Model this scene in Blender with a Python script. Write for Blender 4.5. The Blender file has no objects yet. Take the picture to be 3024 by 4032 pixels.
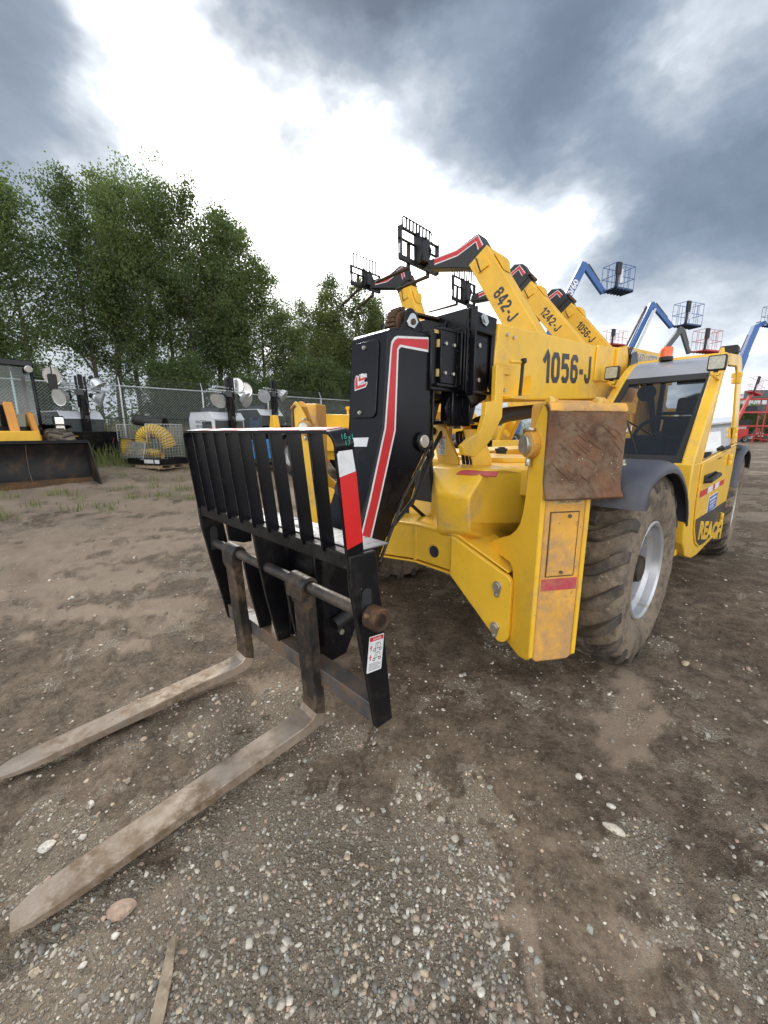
import bpy, bmesh, math, random
import numpy as np
from mathutils import Vector, Matrix
SC = bpy.context.scene
R_ = math.radians
# ------------------------------------------------------------------ camera
CAM_H = 1.55
cd = bpy.data.cameras.new("camera"); cam = bpy.data.objects.new("camera", cd)
SC.collection.objects.link(cam)
cd.sensor_width = 36.0; cd.lens = 13.795; cd.clip_start = 0.02; cd.clip_end = 3000
cam.location = (0, 0, CAM_H); cam.rotation_euler = (R_(90 - 11.56), 0, 0)
SC.camera = cam
# ------------------------------------------------------------------ colour management
SC.view_settings.view_transform = 'Standard'; SC.view_settings.look = 'None'
SC.view_settings.exposure = 0.85; SC.view_settings.gamma = 1.0
# ------------------------------------------------------------------ sun behind the cloud
SUN_EL, SUN_AZ = 33.0, -17.0          # azimuth measured from +Y towards +X
sl = bpy.data.lights.new("sun", 'SUN'); sl.energy = 1.5; sl.angle = R_(14); sl.color = (1.0, .96, .9)
so = bpy.data.objects.new("sun", sl); SC.collection.objects.link(so)
_d = Vector((math.sin(R_(SUN_AZ)) * math.cos(R_(SUN_EL)), math.cos(R_(SUN_AZ)) * math.cos(R_(SUN_EL)), math.sin(R_(SUN_EL))))
so.rotation_euler = _d.to_track_quat('Z', 'Y').to_euler()
so.location = _d * 60


class NT:
    """little helper to write node trees"""
    def __init__(s, nt): s.nt = nt; s.n = nt.nodes; s.l = nt.links; s.n.clear()
    def new(s, t, **kw):
        n = s.n.new(t)
        for k, v in kw.items(): setattr(n, k, v)
        return n
    def put(s, sock, v):
        if hasattr(v, 'is_output') or isinstance(v, bpy.types.NodeSocket): s.l.new(v, sock)
        else:
            if hasattr(sock.default_value, '__len__') and not hasattr(v, '__len__'): v = (v,) * len(sock.default_value)
            if hasattr(v, '__len__') and len(sock.default_value) == 4 and len(v) == 3: v = (*v, 1)
            sock.default_value = v
    def math(s, op, a, b=0.0, c=None, clamp=False):
        n = s.new('ShaderNodeMath', operation=op, use_clamp=clamp)
        s.put(n.inputs[0], a); s.put(n.inputs[1], b)
        if c is not None: s.put(n.inputs[2], c)
        return n.outputs[0]
    def vm(s, op, a, b=None, scale=None):
        n = s.new('ShaderNodeVectorMath', operation=op); s.put(n.inputs[0], a)
        if b is not None: s.put(n.inputs[1], b)
        if scale is not None: s.put(n.inputs['Scale'], scale)
        return n.outputs['Value'] if op in ('DOT_PRODUCT', 'LENGTH') else n.outputs[0]
    def mix(s, f, a, b, mode='MIX'):
        n = s.new('ShaderNodeMix', data_type='RGBA', blend_type=mode)
        s.put(n.inputs[0], f); s.put(n.inputs[6], a); s.put(n.inputs[7], b); return n.outputs[2]
    def noise(s, vec, scale, detail=4, rough=.55, dist=0.0, col=False):
        n = s.new('ShaderNodeTexNoise')
        if vec is not None: s.l.new(vec, n.inputs['Vector'])
        n.inputs['Scale'].default_value = scale; n.inputs['Detail'].default_value = detail
        n.inputs['Roughness'].default_value = rough; n.inputs['Distortion'].default_value = dist
        return n.outputs[1 if col else 0]
    def ramp(s, f, pts, interp='LINEAR'):
        n = s.new('ShaderNodeValToRGB'); cr = n.color_ramp; cr.interpolation = interp
        while len(cr.elements) < len(pts): cr.elements.new(.5)
        for e, (p, c) in zip(cr.elements, pts):
            e.position = p; e.color = (*(c if hasattr(c, '__len__') else (c, c, c)), 1)
        s.put(n.inputs[0], f); return n.outputs[0]
    def mr(s, v, a, b, c=0.0, d=1.0, smooth=True):
        n = s.new('ShaderNodeMapRange', interpolation_type='SMOOTHSTEP' if smooth else 'LINEAR')
        for i, x in enumerate((v, a, b, c, d)): s.put(n.inputs[i], x)
        return n.outputs[0]


# ------------------------------------------------------------------ world: sky texture behind a layer of broken cloud
world = bpy.data.worlds.new("World"); SC.world = world; world.use_nodes = True
w = NT(world.node_tree)
out = w.new('ShaderNodeOutputWorld'); bg = w.new('ShaderNodeBackground')
w.l.new(bg.outputs[0], out.inputs[0])
sky = w.new('ShaderNodeTexSky', sky_type='NISHITA', sun_disc=False)
sky.sun_elevation = R_(SUN_EL); sky.sun_rotation = R_(SUN_AZ); sky.air_density = 1.2; sky.dust_density = 2.0
tc = w.new('ShaderNodeTexCoord'); D = tc.outputs['Generated']
sx = w.new('ShaderNodeSeparateXYZ'); w.l.new(D, sx.inputs[0])
zz = w.math('MAXIMUM', sx.outputs[2], 0.0)
den = w.math('ADD', zz, .34)
cmb = w.new('ShaderNodeCombineXYZ')
w.put(cmb.inputs[0], w.math('DIVIDE', sx.outputs[0], den)); w.put(cmb.inputs[1], w.math('DIVIDE', sx.outputs[1], den))
P = cmb.outputs[0]                                    # point on the cloud deck
Q = w.vm('MULTIPLY', D, (1.0, 1.0, 1.75))               # cloud texture lies in flattened layers
warp = w.vm('SCALE', w.vm('SUBTRACT', w.noise(Q, 3.6, 5, .60, col=True), (.5, .5, .5)), scale=.30)
Dw = w.vm('NORMALIZE', w.vm('ADD', D, warp))
GAPS = [  # direction, angular size (deg), weight: thin bright places and thick dark places in the deck
    ((-.302, .769, .564), 7, .8), ((-.393, .780, .487), 7.5, .95), ((-.280, .802, .528), 8, .9), ((-.187, .817, .545), 7, .75),
    ((-.169, .868, .466), 10, 1.1), ((-.391, .799, .457), 6, .5), ((-.026, .871, .491), 7, .55), ((.066, .899, .434), 7.5, .8),
    ((.214, .886, .411), 7.5, .75), ((.350, .841, .413), 5.5, .65), ((.391, .844, .368), 5, .5), ((.071, .801, .594), 3.2, .62),
    ((-.250, .884, .394), 9, 1.0), ((-.10, .93, .33), 8, .6), ((-.60, .75, .28), 9, .3), ((-.286, .743, .605), 4.5, .35), ((-.40, .716, .566), 3, .35), ((.497, .670, .551), 6, 1.1), ((.43, .66, .61), 4, .4),
    ((.154, .763, .627), 4.5, .3), ((-.179, .929, .325), 8, .6), ((.1, .95, .3), 10, .5), ((.45, .87, .2), 9, .45), ((.72, .68, .1), 14, .4),
    ((.364, .775, .517), 8, -.30), ((-.060, .777, .627), 7, -.45), ((-.12, .72, .68), 6, -.35), ((-.50, .72, .48), 7, -.20), ((-.49, .69, .55), 7, -.17), ((-.42, .68, .60), 6, -.14), ((-.57, .75, .36), 7, -.10), ((-.2, .73, .65), 4, -.25), ((.573, .722, .388), 8, -.3),
    ((-.02, .68, .73), 9, -.3), ((.3, .68, .66), 10, -.3), ((.2, .84, .5), 4.5, -.35), ((-.62, .7, .35), 9, -.05), ((.45, .8, .36), 3, -.2)]
acc = neg = None
for d, s, wt in GAPS:
    L = math.sqrt(sum(c * c for c in d)); d = tuple(c / L for c in d)
    dot = w.vm('DOT_PRODUCT', Dw, d)
    k = 1.0 / (R_(s * (.74 if wt > 0 else 1.0)) ** 2)
    g = w.math('EXPONENT', w.math('MULTIPLY', w.math('SUBTRACT', dot, 1.0), k))
    g = w.math('MULTIPLY', g, wt)
    if wt > 0: acc = g if acc is None else w.math('ADD', acc, g)
    else: neg = g if neg is None else w.math('ADD', neg, g)
acc = w.math('MULTIPLY', w.math('SUBTRACT', 1.0, w.math('EXPONENT', w.math('MULTIPLY', acc, -1.25))), .95)
acc = w.math('ADD', acc, neg)
n1 = w.noise(Q, 2.6, 7, .56, .6); n2 = w.noise(w.vm('ADD', Q, warp), 7.0, 6, .55, .8)
t = w.math('ADD', acc, w.math('MULTIPLY', w.math('SUBTRACT', n1, .5), .95))
t = w.math('ADD', t, w.math('MULTIPLY', w.math('SUBTRACT', n2, .5), .30))
t = w.math('ADD', t, w.math('MULTIPLY', w.mr(sx.outputs[2], .42, .02), .20))       # the deck pales towards the horizon
t = w.math('ADD', t, .20)
t = w.math('ADD', t, w.math('MULTIPLY', w.mr(sx.outputs[1], .30, -.25), .50))             # unseen sky behind the camera made brighter to light camera-facing sides
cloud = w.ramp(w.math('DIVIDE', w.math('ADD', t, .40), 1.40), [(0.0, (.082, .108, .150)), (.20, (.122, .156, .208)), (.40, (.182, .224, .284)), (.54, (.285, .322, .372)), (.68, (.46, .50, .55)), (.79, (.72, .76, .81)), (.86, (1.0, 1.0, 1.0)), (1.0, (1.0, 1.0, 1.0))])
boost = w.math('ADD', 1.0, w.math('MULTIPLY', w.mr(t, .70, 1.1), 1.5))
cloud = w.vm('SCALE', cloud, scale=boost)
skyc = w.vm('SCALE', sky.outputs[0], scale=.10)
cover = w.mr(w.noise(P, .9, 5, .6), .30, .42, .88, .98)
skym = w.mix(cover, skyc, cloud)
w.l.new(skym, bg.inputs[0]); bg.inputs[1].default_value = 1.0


# ------------------------------------------------------------------ materials
def mat(name, col, rough=.5, metal=0.0, var=.18, vs=5.0, dirt=None, spots=None, bump=None, coat=0.0, spec=.5, edge=None):
    """procedural surface: base colour + slow variation + worn or dusty patches (dirt=(colour, amount, scale, roughness)) + small chips"""
    m = bpy.data.materials.new(name); m.use_nodes = True
    t = NT(m.node_tree); o = t.new('ShaderNodeOutputMaterial'); p = t.new('ShaderNodeBsdfPrincipled')
    t.l.new(p.outputs[0], o.inputs[0])
    v = t.new('ShaderNodeTexCoord').outputs['Object']
    dark = tuple(c * (1 - var) for c in col); lite = tuple(min(1, c * (1 + var)) for c in col)
    c = t.mix(t.mr(t.noise(v, vs, 5, .6), .3, .7), dark, lite)
    r = rough
    if dirt:
        dc, amt, ds = dirt[:3]
        f = t.mr(t.noise(v, ds, 7, .65, .4), .62 - amt * .45, .78 - amt * .3)
        f2 = t.math('MULTIPLY', f, t.mr(t.noise(v, ds * 7, 4, .7), .25, .6))
        c = t.mix(f2, c, dc)
        r = t.math('ADD', rough, t.math('MULTIPLY', f2, (dirt[3] if len(dirt) > 3 else .8) - rough))
    if spots:
        sc_, amt, ss = spots
        f = t.mr(t.noise(v, ss, 3, .75), .70 - amt, .74 - amt)
        c = t.mix(f, c, sc_)
    if edge:                                   # paint worn through along edges: (colour, width, amount)
        bv = t.new('ShaderNodeBevel', samples=4); bv.inputs['Radius'].default_value = edge[1]
        gn = t.new('ShaderNodeNewGeometry'); dt = t.vm('DOT_PRODUCT', bv.outputs[0], gn.outputs['Normal'])
        f = t.mr(dt, .985, .90); f = t.math('MULTIPLY', f, t.mr(t.noise(v, 16, 5, .7), .62 - edge[2] * .3, .66 - edge[2] * .3)); c = t.mix(f, c, edge[0])
    t.put(p.inputs['Base Color'], c); t.put(p.inputs['Roughness'], r)
    p.inputs['Metallic'].default_value = metal
    p.inputs['Specular IOR Level'].default_value = spec
    if coat: p.inputs['Coat Weight'].default_value = coat; p.inputs['Coat Roughness'].default_value = .12
    if bump:
        b = t.new('ShaderNodeBump'); b.inputs['Strength'].default_value = bump[0]; b.inputs['Distance'].default_value = bump[2] if len(bump) > 2 else .004
        t.put(b.inputs['Height'], t.noise(v, bump[1], 5, .65)); t.l.new(b.outputs[0], p.inputs['Normal'])
    return m

def glass(name, tint, refl=.9, alpha=.5, rough=.02):
    m = bpy.data.materials.new(name); m.use_nodes = True
    t = NT(m.node_tree); o = t.new('ShaderNodeOutputMaterial')
    tr = t.new('ShaderNodeBsdfTransparent'); tr.inputs[0].default_value = (*tint, 1)
    gl = t.new('ShaderNodeBsdfGlossy'); gl.inputs['Roughness'].default_value = rough; gl.inputs[0].default_value = (refl,) * 3 + (1,)
    fr = t.new('ShaderNodeFresnel'); fr.inputs[0].default_value = 1.55
    mx = t.new('ShaderNodeMixShader'); t.l.new(fr.outputs[0], mx.inputs[0]); t.l.new(tr.outputs[0], mx.inputs[1]); t.l.new(gl.outputs[0], mx.inputs[2])
    t.l.new(mx.outputs[0], o.inputs[0]); return m

M = {}
MUD = (.17, .135, .10)
M['yellow'] = mat('yellow_paint', (.84, .50, .036), .36, 0, .06, 3, dirt=((.54, .36, .13), .27, 2.4, .7), spots=((.20, .11, .04), .012, 42), bump=(.08, 60), coat=.12, edge=((.16, .085, .04), .006, .35))
M['yellow_worn'] = mat('worn_yellow_paint', (.72, .37, .05), .55, 0, .12, 4, dirt=((.46, .27, .12), .62, 3.0, .8), spots=((.17, .095, .045), .035, 24), bump=(.12, 40), edge=((.15, .08, .045), .010, .6))
M['yellow_far'] = mat('yellow_paint_weathered', (.80, .46, .032), .42, 0, .08, 1.5, dirt=((.5, .3, .08), .2, 1.2))
M['black'] = mat('black_gloss_paint', (.0045, .0045, .007), .26, 0, .25, 3, dirt=((.022, .021, .02), .14, 2.5, .5), spots=((.09, .085, .08), -.03, 46), spec=.28, edge=((.14, .13, .12), .003, .45))
M['black_worn'] = mat('scuffed_black_paint', (.0055, .0055, .007), .42, 0, .3, 5, dirt=((.026, .023, .02), .26, 4.0, .75), spots=((.16, .14, .12), .0, 38), bump=(.15, 60), spec=.24, edge=((.22, .185, .14), .004, .7))
M['dull_black'] = mat('black_hydraulic_hose', (.012, .012, .013), .6)  # plain black of hoses, rubber, housings and other small dark parts
M['rubber_strip'] = mat('black_rubber', (.02, .02, .022), .65)
M['fork'] = mat('worn_fork_steel', (.20, .155, .115), .5, .45, .3, 5, dirt=((.20, .115, .05), .45, 5, .75), spots=((.40, .36, .31), .02, 20), bump=(.25, 70))
M['fork_top'] = mat('polished_fork_steel', (.40, .33, .265), .42, .5, .25, 4, dirt=((.21, .145, .09), .48, 3.5, .65), spots=((.12, .08, .05), .0, 26), bump=(.18, 80))
M['shank'] = mat('scuffed_rusting_black_steel', (.018, .017, .017), .42, .1, .4, 6, dirt=((.13, .085, .05), .48, 4.5, .75), spots=((.3, .27, .23), -.01, 40), bump=(.3, 55))
M['bar'] = mat('grey_worn_steel', (.10, .10, .105), .48, .3, .3, 4, dirt=((.20, .12, .06), .55, 4, .85), spots=((.5, .48, .45), -.03, 40), bump=(.2, 50))
M['bar_dark'] = mat('dark_worn_tube', (.055, .05, .047), .42, .35, .3, 5, dirt=((.13, .10, .075), .4, 4, .7), bump=(.15, 80))
M['red_bright'] = mat('bright_red_tape', (.62, .012, .012), .35, 0, .05, 10)
M['rust'] = mat('rusted_scraped_steel', (.135, .058, .024), .70, .1, .5, 7, dirt=((.205, .14, .088), .54, 4.6, .85), spots=((.30, .25, .19), -.01, 26), bump=(.8, 30, .008))
M['rust_dark'] = mat('dark_rusted_steel', (.06, .035, .022), .7, .2, .35, 6, dirt=((.16, .08, .035), .5, 6))
M['tyre'] = mat('dusty_tyre_rubber', (.085, .071, .058), .85, 0, .25, 6, dirt=((.245, .195, .142), .78, 3.2, .95), spots=((.30, .245, .185), .06, 30), bump=(.35, 60), spec=.25)
M['tyre_lug'] = mat('scuffed_tyre_lug', (.066, .058, .051), .8, 0, .25, 9, dirt=((.165, .132, .10), .45, 6, .95), bump=(.6, 110), spec=.25)
M['tyre_far'] = mat('tyre_rubber_far', (.032, .030, .028), .85, 0, .25, 4, dirt=((.11, .09, .07), .4, 3), spec=.3)
M['rim'] = mat('silver_wheel_rim', (.50, .51, .53), .36, .55, .08, 4, dirt=((.33, .29, .24), .35, 4))
M['fender'] = mat('dark_plastic_fender', (.055, .057, .075), .46, 0, .12, 3, dirt=((.10, .098, .105), .3, 2.5, .7), bump=(.05, 200))
M['hub'] = mat('dark_wheel_centre', (.022, .018, .015), .6, .2, .3, 8, dirt=((.09, .065, .045), .5, 6))
M['bolt'] = mat('zinc_bolt', (.55, .53, .46), .35, .8, .2, 20)
M['galv'] = mat('galvanised_steel', (.52, .55, .57), .42, .6, .15, 9)
M['white'] = mat('white_decal', (.72, .73, .74), .5, 0, .06, 8, dirt=((.5, .48, .44), .2, 7))
M['red'] = mat('red_decal', (.56, .022, .03), .42, 0, .08, 8, dirt=((.62, .12, .12), .15, 6))
M['red_faded'] = mat('faded_red_tape', (.50, .065, .085), .55, 0, .15, 10, dirt=((.4, .16, .1), .35, 12))
M['grey_text'] = mat('dark_lettering', (.028, .028, .032), .34)
M['ink'] = mat('printed_ink', (.015, .015, .015), .6)
M['teal'] = mat('teal_paint_marker', (.05, .55, .42), .5)
M['lamp_glass'] = mat('frosted_lamp_lens', (.42, .42, .34), .18, 0, .2, 60, coat=.6)
M['amber'] = mat('amber_beacon', (.85, .13, .01), .25, coat=.5)
M['interior'] = mat('dark_cab_interior', (.022, .023, .027), .7)
M['glass'] = glass('tinted_cab_glass', (.44, .47, .50))
M['glass_side'] = glass('side_window_glass', (.30, .32, .33), 1.0)
M['glass_green'] = glass('loader_cab_glass', (.42, .56, .54))
M['blue'] = mat('blue_lift_paint', (.025, .105, .33), .4, 0, .1, 2)
M['blue_dk'] = mat('dark_blue_steel', (.03, .06, .14), .5)
M['redlift'] = mat('red_lift_paint', (.50, .045, .04), .5, 0, .15, 2)
M['pink'] = mat('sun_faded_red_rail', (.52, .16, .17), .55)
M['lt_grey'] = mat('light_grey_enamel', (.62, .64, .68), .45, 0, .05, 2, dirt=((.5, .5, .5), .2, 2))
M['dk_grey'] = mat('dark_grey_enamel', (.065, .075, .078), .5, 0, .1, 2)
M['wood'] = mat('weathered_wood', (.42, .33, .225), .8, 0, .3, 12, dirt=((.16, .12, .08), .4, 8), bump=(.4, 60))
M['duct'] = mat('yellow_duct_fabric', (.66, .42, .03), .6, 0, .15, 4, dirt=((.3, .2, .06), .25, 4))
M['duct_blk'] = mat('black_duct_fabric', (.03, .03, .028), .6)
M['cone'] = mat('orange_cone_plastic', (.80, .15, .03), .5)
M['bluebox'] = mat('blue_plastic', (.03, .22, .55), .5)
M['reflector'] = mat('silver_lamp_reflector', (.74, .75, .76), .22, .6, .1, 6)
M['white_pl'] = mat('white_plastic_body', (.72, .73, .73), .45, 0, .05, 3)
M['concrete'] = mat('grey_metal_siding', (.38, .40, .42), .7, 0, .08, .5)
M['seat'] = mat('black_seat_fabric', (.02, .02, .022), .8)
M['barb'] = mat('dark_barbed_wire', (.10, .10, .105), .5, .5)
M['galv_wire'] = mat('galvanised_wire', (.42, .44, .46), .45, .5, .1, 9)
M['shelf'] = mat('scuffed_light_steel_shelf', (.17, .175, .185), .40, .5, .2, 6, dirt=((.06, .055, .05), .4, 6))


# ------------------------------------------------------------------ mesh builder
class MB:
    def __init__(s): s.v = []; s.f = []; s.mi = []; s.sm = []; s.cur = 0; s.smooth = True
    def add(s, vs, fs, T=None):
        b = len(s.v)
        s.v += [tuple(T @ Vector(q)) for q in vs] if T is not None else [tuple(q) for q in vs]
        for f in fs: s.f.append([b + i for i in f]); s.mi.append(s.cur); s.sm.append(s.smooth)
        return s
    def box(s, lo, hi, T=None):
        (a, b, c), (d, e, f) = lo, hi
        return s.add([(a, b, c), (d, b, c), (d, e, c), (a, e, c), (a, b, f), (d, b, f), (d, e, f), (a, e, f)],
                     [(0, 3, 2, 1), (4, 5, 6, 7), (0, 1, 5, 4), (1, 2, 6, 5), (2, 3, 7, 6), (3, 0, 4, 7)], T)
    def cbox(s, c, d, T=None): return s.box([c[i] - d[i] / 2 for i in range(3)], [c[i] + d[i] / 2 for i in range(3)], T)
    def prism(s, pts, h0, h1, plane='xz', T=None):
        n = len(pts)
        mp = {'xz': lambda a, b, h: (a, h, b), 'yz': lambda a, b, h: (h, a, b), 'xy': lambda a, b, h: (a, b, h)}[plane]
        vs = [mp(a, b, h0) for a, b in pts] + [mp(a, b, h1) for a, b in pts]
        fs = [list(range(n))[::-1], list(range(n, 2 * n))] + [(i, (i + 1) % n, n + (i + 1) % n, n + i) for i in range(n)]
        return s.add(vs, fs, T)
    def frusta(s, rings, caps=True, T=None):
        """loft through rings of equal length"""
        n = len(rings[0]); vs = [q for r in rings for q in r]; fs = []
        for k in range(len(rings) - 1):
            for i in range(n): fs.append((k * n + i, k * n + (i + 1) % n, (k + 1) * n + (i + 1) % n, (k + 1) * n + i))
        if caps: fs += [list(range(n))[::-1], list(range((len(rings) - 1) * n, len(rings) * n))]
        return s.add(vs, fs, T)
    def tube(s, pts, r, n=8, T=None, caps=True):
        P = [Vector(p) for p in pts]; rings = []; up = None
        rr = r if hasattr(r, '__len__') else [r] * len(P)
        for i, p in enumerate(P):
            if i == 0: t = P[1] - P[0]
            elif i == len(P) - 1: t = P[-1] - P[-2]
            else: t = (P[i + 1] - p).normalized() + (p - P[i - 1]).normalized()
            t = t.normalized() if t.length > 1e-9 else Vector((0, 0, 1))
            if up is None:
                up = t.orthogonal().normalized()
            else:
                up = (up - t * up.dot(t)); up = up.normalized() if up.length > 1e-6 else t.orthogonal().normalized()
            b = t.cross(up)
            rings.append([p + (up * math.cos(a) + b * math.sin(a)) * rr[i] for a in [2 * math.pi * k / n for k in range(n)]])
        return s.frusta(rings, caps, T)
    def cyl(s, a, b, r, n=16, r2=None, T=None): return s.tube([a, b], [r, r if r2 is None else r2], n, T)
    def lathe(s, prof, n=32, T=None, closed=False, axis='y'):
        """profile (radius, along-axis) turned about the axis"""
        rings = []
        for k in range(n):
            a = 2 * math.pi * k / n; c, sn = math.cos(a), math.sin(a)
            if axis == 'y': rings.append([(r * c, h, r * sn) for r, h in prof])
            elif axis == 'x': rings.append([(h, r * c, r * sn) for r, h in prof])
            else: rings.append([(r * c, r * sn, h) for r, h in prof])
        m = len(prof); vs = [q for r in rings for q in r]; fs = []
        for k in range(n):
            k2 = (k + 1) % n
            for i in range(m if closed else m - 1):
                i2 = (i + 1) % m
                fs.append((k * m + i, k * m + i2, k2 * m + i2, k2 * m + i))
        return s.add(vs, fs, T)
    def grid(s, fn, nu, nv, T=None):
        vs = [fn(i / nu, j / nv) for i in range(nu + 1) for j in range(nv + 1)]
        fs = [(i * (nv + 1) + j, (i + 1) * (nv + 1) + j, (i + 1) * (nv + 1) + j + 1, i * (nv + 1) + j + 1) for i in range(nu) for j in range(nv)]
        return s.add(vs, fs, T)
    def ball(s, c, r, n=12, sc=(1, 1, 1), T=None):
        rings = []
        for i in range(1, n // 2):
            th = math.pi * i / (n // 2)
            rings.append([(c[0] + r * sc[0] * math.sin(th) * math.cos(2 * math.pi * k / n), c[1] + r * sc[1] * math.sin(th) * math.sin(2 * math.pi * k / n), c[2] + r * sc[2] * math.cos(th)) for k in range(n)])
        return s.frusta(rings, True, T)
    def build(s, name, mats, parent=None, bev=0.0, ang=38, seg=2, xf=None, recalc=True):
        me = bpy.data.meshes.new(name)
        V = s.v if xf is None else [xf(*q) for q in s.v]
        me.from_pydata(V, [], s.f)
        mats = mats if isinstance(mats, (list, tuple)) else [mats]
        for m in mats: me.materials.append(M[m] if isinstance(m, str) else m)
        me.polygons.foreach_set('material_index', s.mi); me.polygons.foreach_set('use_smooth', s.sm)
        if recalc:
            bm = bmesh.new(); bm.from_mesh(me); bmesh.ops.recalc_face_normals(bm, faces=bm.faces); bm.to_mesh(me); bm.free()
        me.set_sharp_from_angle(angle=R_(ang))
        o = bpy.data.objects.new(name, me); SC.collection.objects.link(o)
        if parent is not None: o.parent = parent
        if bev:
            b = o.modifiers.new('bevel', 'BEVEL'); b.width = bev; b.segments = seg; b.limit_method = 'ANGLE'; b.angle_limit = R_(35); b.use_clamp_overlap = True
        return o


def thing(name, label, cat, loc=(0, 0, 0), rz=0.0, group=None):
    o = bpy.data.objects.new(name, None); SC.collection.objects.link(o); o.empty_display_size = .3
    o.location = loc; o.rotation_euler = (0, 0, rz)
    return tag(o, label, cat, group)
def tag(o, label=None, cat=None, group=None, kind=None):
    if label: o['label'] = label
    if cat: o['category'] = cat
    if group: o['group'] = group
    if kind: o['kind'] = kind
    return o
def copy_tree(o, parent=None):
    c = o.copy(); SC.collection.objects.link(c)
    if parent is not None: c.parent = parent
    for ch in [x for x in o.children]: copy_tree(ch, c)
    return c
def text(name, s, size, org, xa, ya, m, parent, sx=1.0, off=0.0, align='LEFT', ext=.0012, space=1.0, slant=False):
    cu = bpy.data.curves.new(name, 'FONT'); cu.body = s; cu.size = size; cu.offset = off; cu.extrude = ext; cu.align_x = align
    cu.space_character = space; cu.resolution_u = 3
    cu.materials.append(M[m] if isinstance(m, str) else m)
    tmp = bpy.data.objects.new(name, cu); me = bpy.data.meshes.new_from_object(tmp); bpy.data.objects.remove(tmp)
    if not len(me.materials): me.materials.append(M[m] if isinstance(m, str) else m)
    o = bpy.data.objects.new(name, me); SC.collection.objects.link(o); o.parent = parent
    xa = Vector(xa).normalized(); ya = Vector(ya); ya = (ya - xa * ya.dot(xa)).normalized() if not slant else ya; za = xa.cross(ya).normalized()
    o.matrix_local = Matrix(((xa.x * sx, ya.x, za.x, org[0]), (xa.y * sx, ya.y, za.y, org[1]), (xa.z * sx, ya.z, za.z, org[2]), (0, 0, 0, 1)))
    return o
def frame(o, x, y):
    x = Vector(x).normalized(); y = Vector(y); y = (y - x * y.dot(x)).normalized(); z = x.cross(y)
    return Matrix(((x.x, y.x, z.x, o[0]), (x.y, y.y, z.y, o[1]), (x.z, y.z, z.z, o[2]), (0, 0, 0, 1)))
GLYPH = {  # heavy square lettering drawn as strokes: list of (closed, centre line)
    '0': [(1, [(.1, .25), (.1, .75), (.2, .9), (.4, .9), (.5, .75), (.5, .25), (.4, .1), (.2, .1)])],
    '1': [(0, [(.06, .66), (.30, .93), (.36, .85), (.36, 0)])],
    '2': [(0, [(.1, .72), (.12, .8), (.2, .9), (.4, .9), (.5, .8), (.5, .62), (.13, .2), (.13, .1), (.6, .1)])],
    '4': [(0, [(.42, 0), (.42, .93), (.34, .93), (.1, .40), (.1, .29), (.32, .29)]), (0, [(.52, .29), (.62, .29)])],
    '5': [(0, [(.56, .9), (.12, .9), (.11, .56), (.38, .58), (.5, .46), (.5, .22), (.4, .1), (.2, .1), (.1, .22)])],
    '6': [(0, [(.5, .74), (.48, .82), (.4, .9), (.2, .9), (.1, .78), (.1, .22), (.2, .1), (.4, .1), (.5, .22), (.5, .44), (.4, .56), (.2, .56)])],
    '8': [(1, [(.1, .22), (.1, .42), (.18, .53), (.42, .53), (.5, .42), (.5, .22), (.4, .1), (.2, .1)]), (0, [(.16, .63), (.1, .72), (.12, .8), (.2, .9), (.4, .9), (.48, .8), (.5, .72), (.44, .63)])],
    'J': [(0, [(.46, 1), (.46, .22), (.37, .1), (.2, .1), (.1, .22), (.1, .34)])], '-': [(0, [(.04, .42), (.34, .42)])]}
GADV = {'1': .56, '-': .46, 'J': .6, '4': .72, '2': .72}
def numerals(s, h, org, xa, ya, m, parent, sx=1.0, name='model_number', wt=.185):
    xa = Vector(xa).normalized(); ya = Vector(ya); ya = (ya - xa * ya.dot(xa)).normalized(); za = xa.cross(ya); o = Vector(org); x = 0.0; mb = MB(); mb.smooth = False; k = 0
    for ch in s:
        for closed, pl in GLYPH[ch]:
            n = len(pl); A, B = [], []
            for i, p in enumerate(pl):
                p = Vector(p); q0 = Vector(pl[i - 1]) if (i or closed) else None; q1 = Vector(pl[(i + 1) % n]) if (i < n - 1 or closed) else None
                d0 = (p - q0).normalized() if q0 is not None else None; d1 = (q1 - p).normalized() if q1 is not None else None
                d0 = d0 if d0 is not None else d1; d1 = d1 if d1 is not None else d0
                n0, n1 = Vector((-d0.y, d0.x)), Vector((-d1.y, d1.x)); mt = (n0 + n1).normalized(); L = wt / 2 / max(.5, mt.dot(n0)); A.append(p + mt * L); B.append(p - mt * L)
            k += 1; f = lambda v: o + xa * ((x + v.x) * h * sx) + ya * (v.y * h) + za * (.0003 * (k % 3))
            vs = [f(v) for v in A] + [f(v) for v in B]; mb.add(vs, [(i, (i + 1) % n, n + (i + 1) % n, n + i) for i in range(n if closed else n - 1)])
        x += GADV.get(ch, .70)
    return mb.build(name, m, parent, recalc=False)
def arc(cx, cy, r, a0, a1, n): return [(cx + r * math.cos(R_(a0 + (a1 - a0) * i / n)), cy + r * math.sin(R_(a0 + (a1 - a0) * i / n))) for i in range(n + 1)]
def rrect(x0, y0, x1, y1, r, n=4):
    return arc(x1 - r, y1 - r, r, 0, 90, n) + arc(x0 + r, y1 - r, r, 90, 180, n) + arc(x0 + r, y0 + r, r, 180, 270, n) + arc(x1 - r, y0 + r, r, 270, 360, n)
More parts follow.
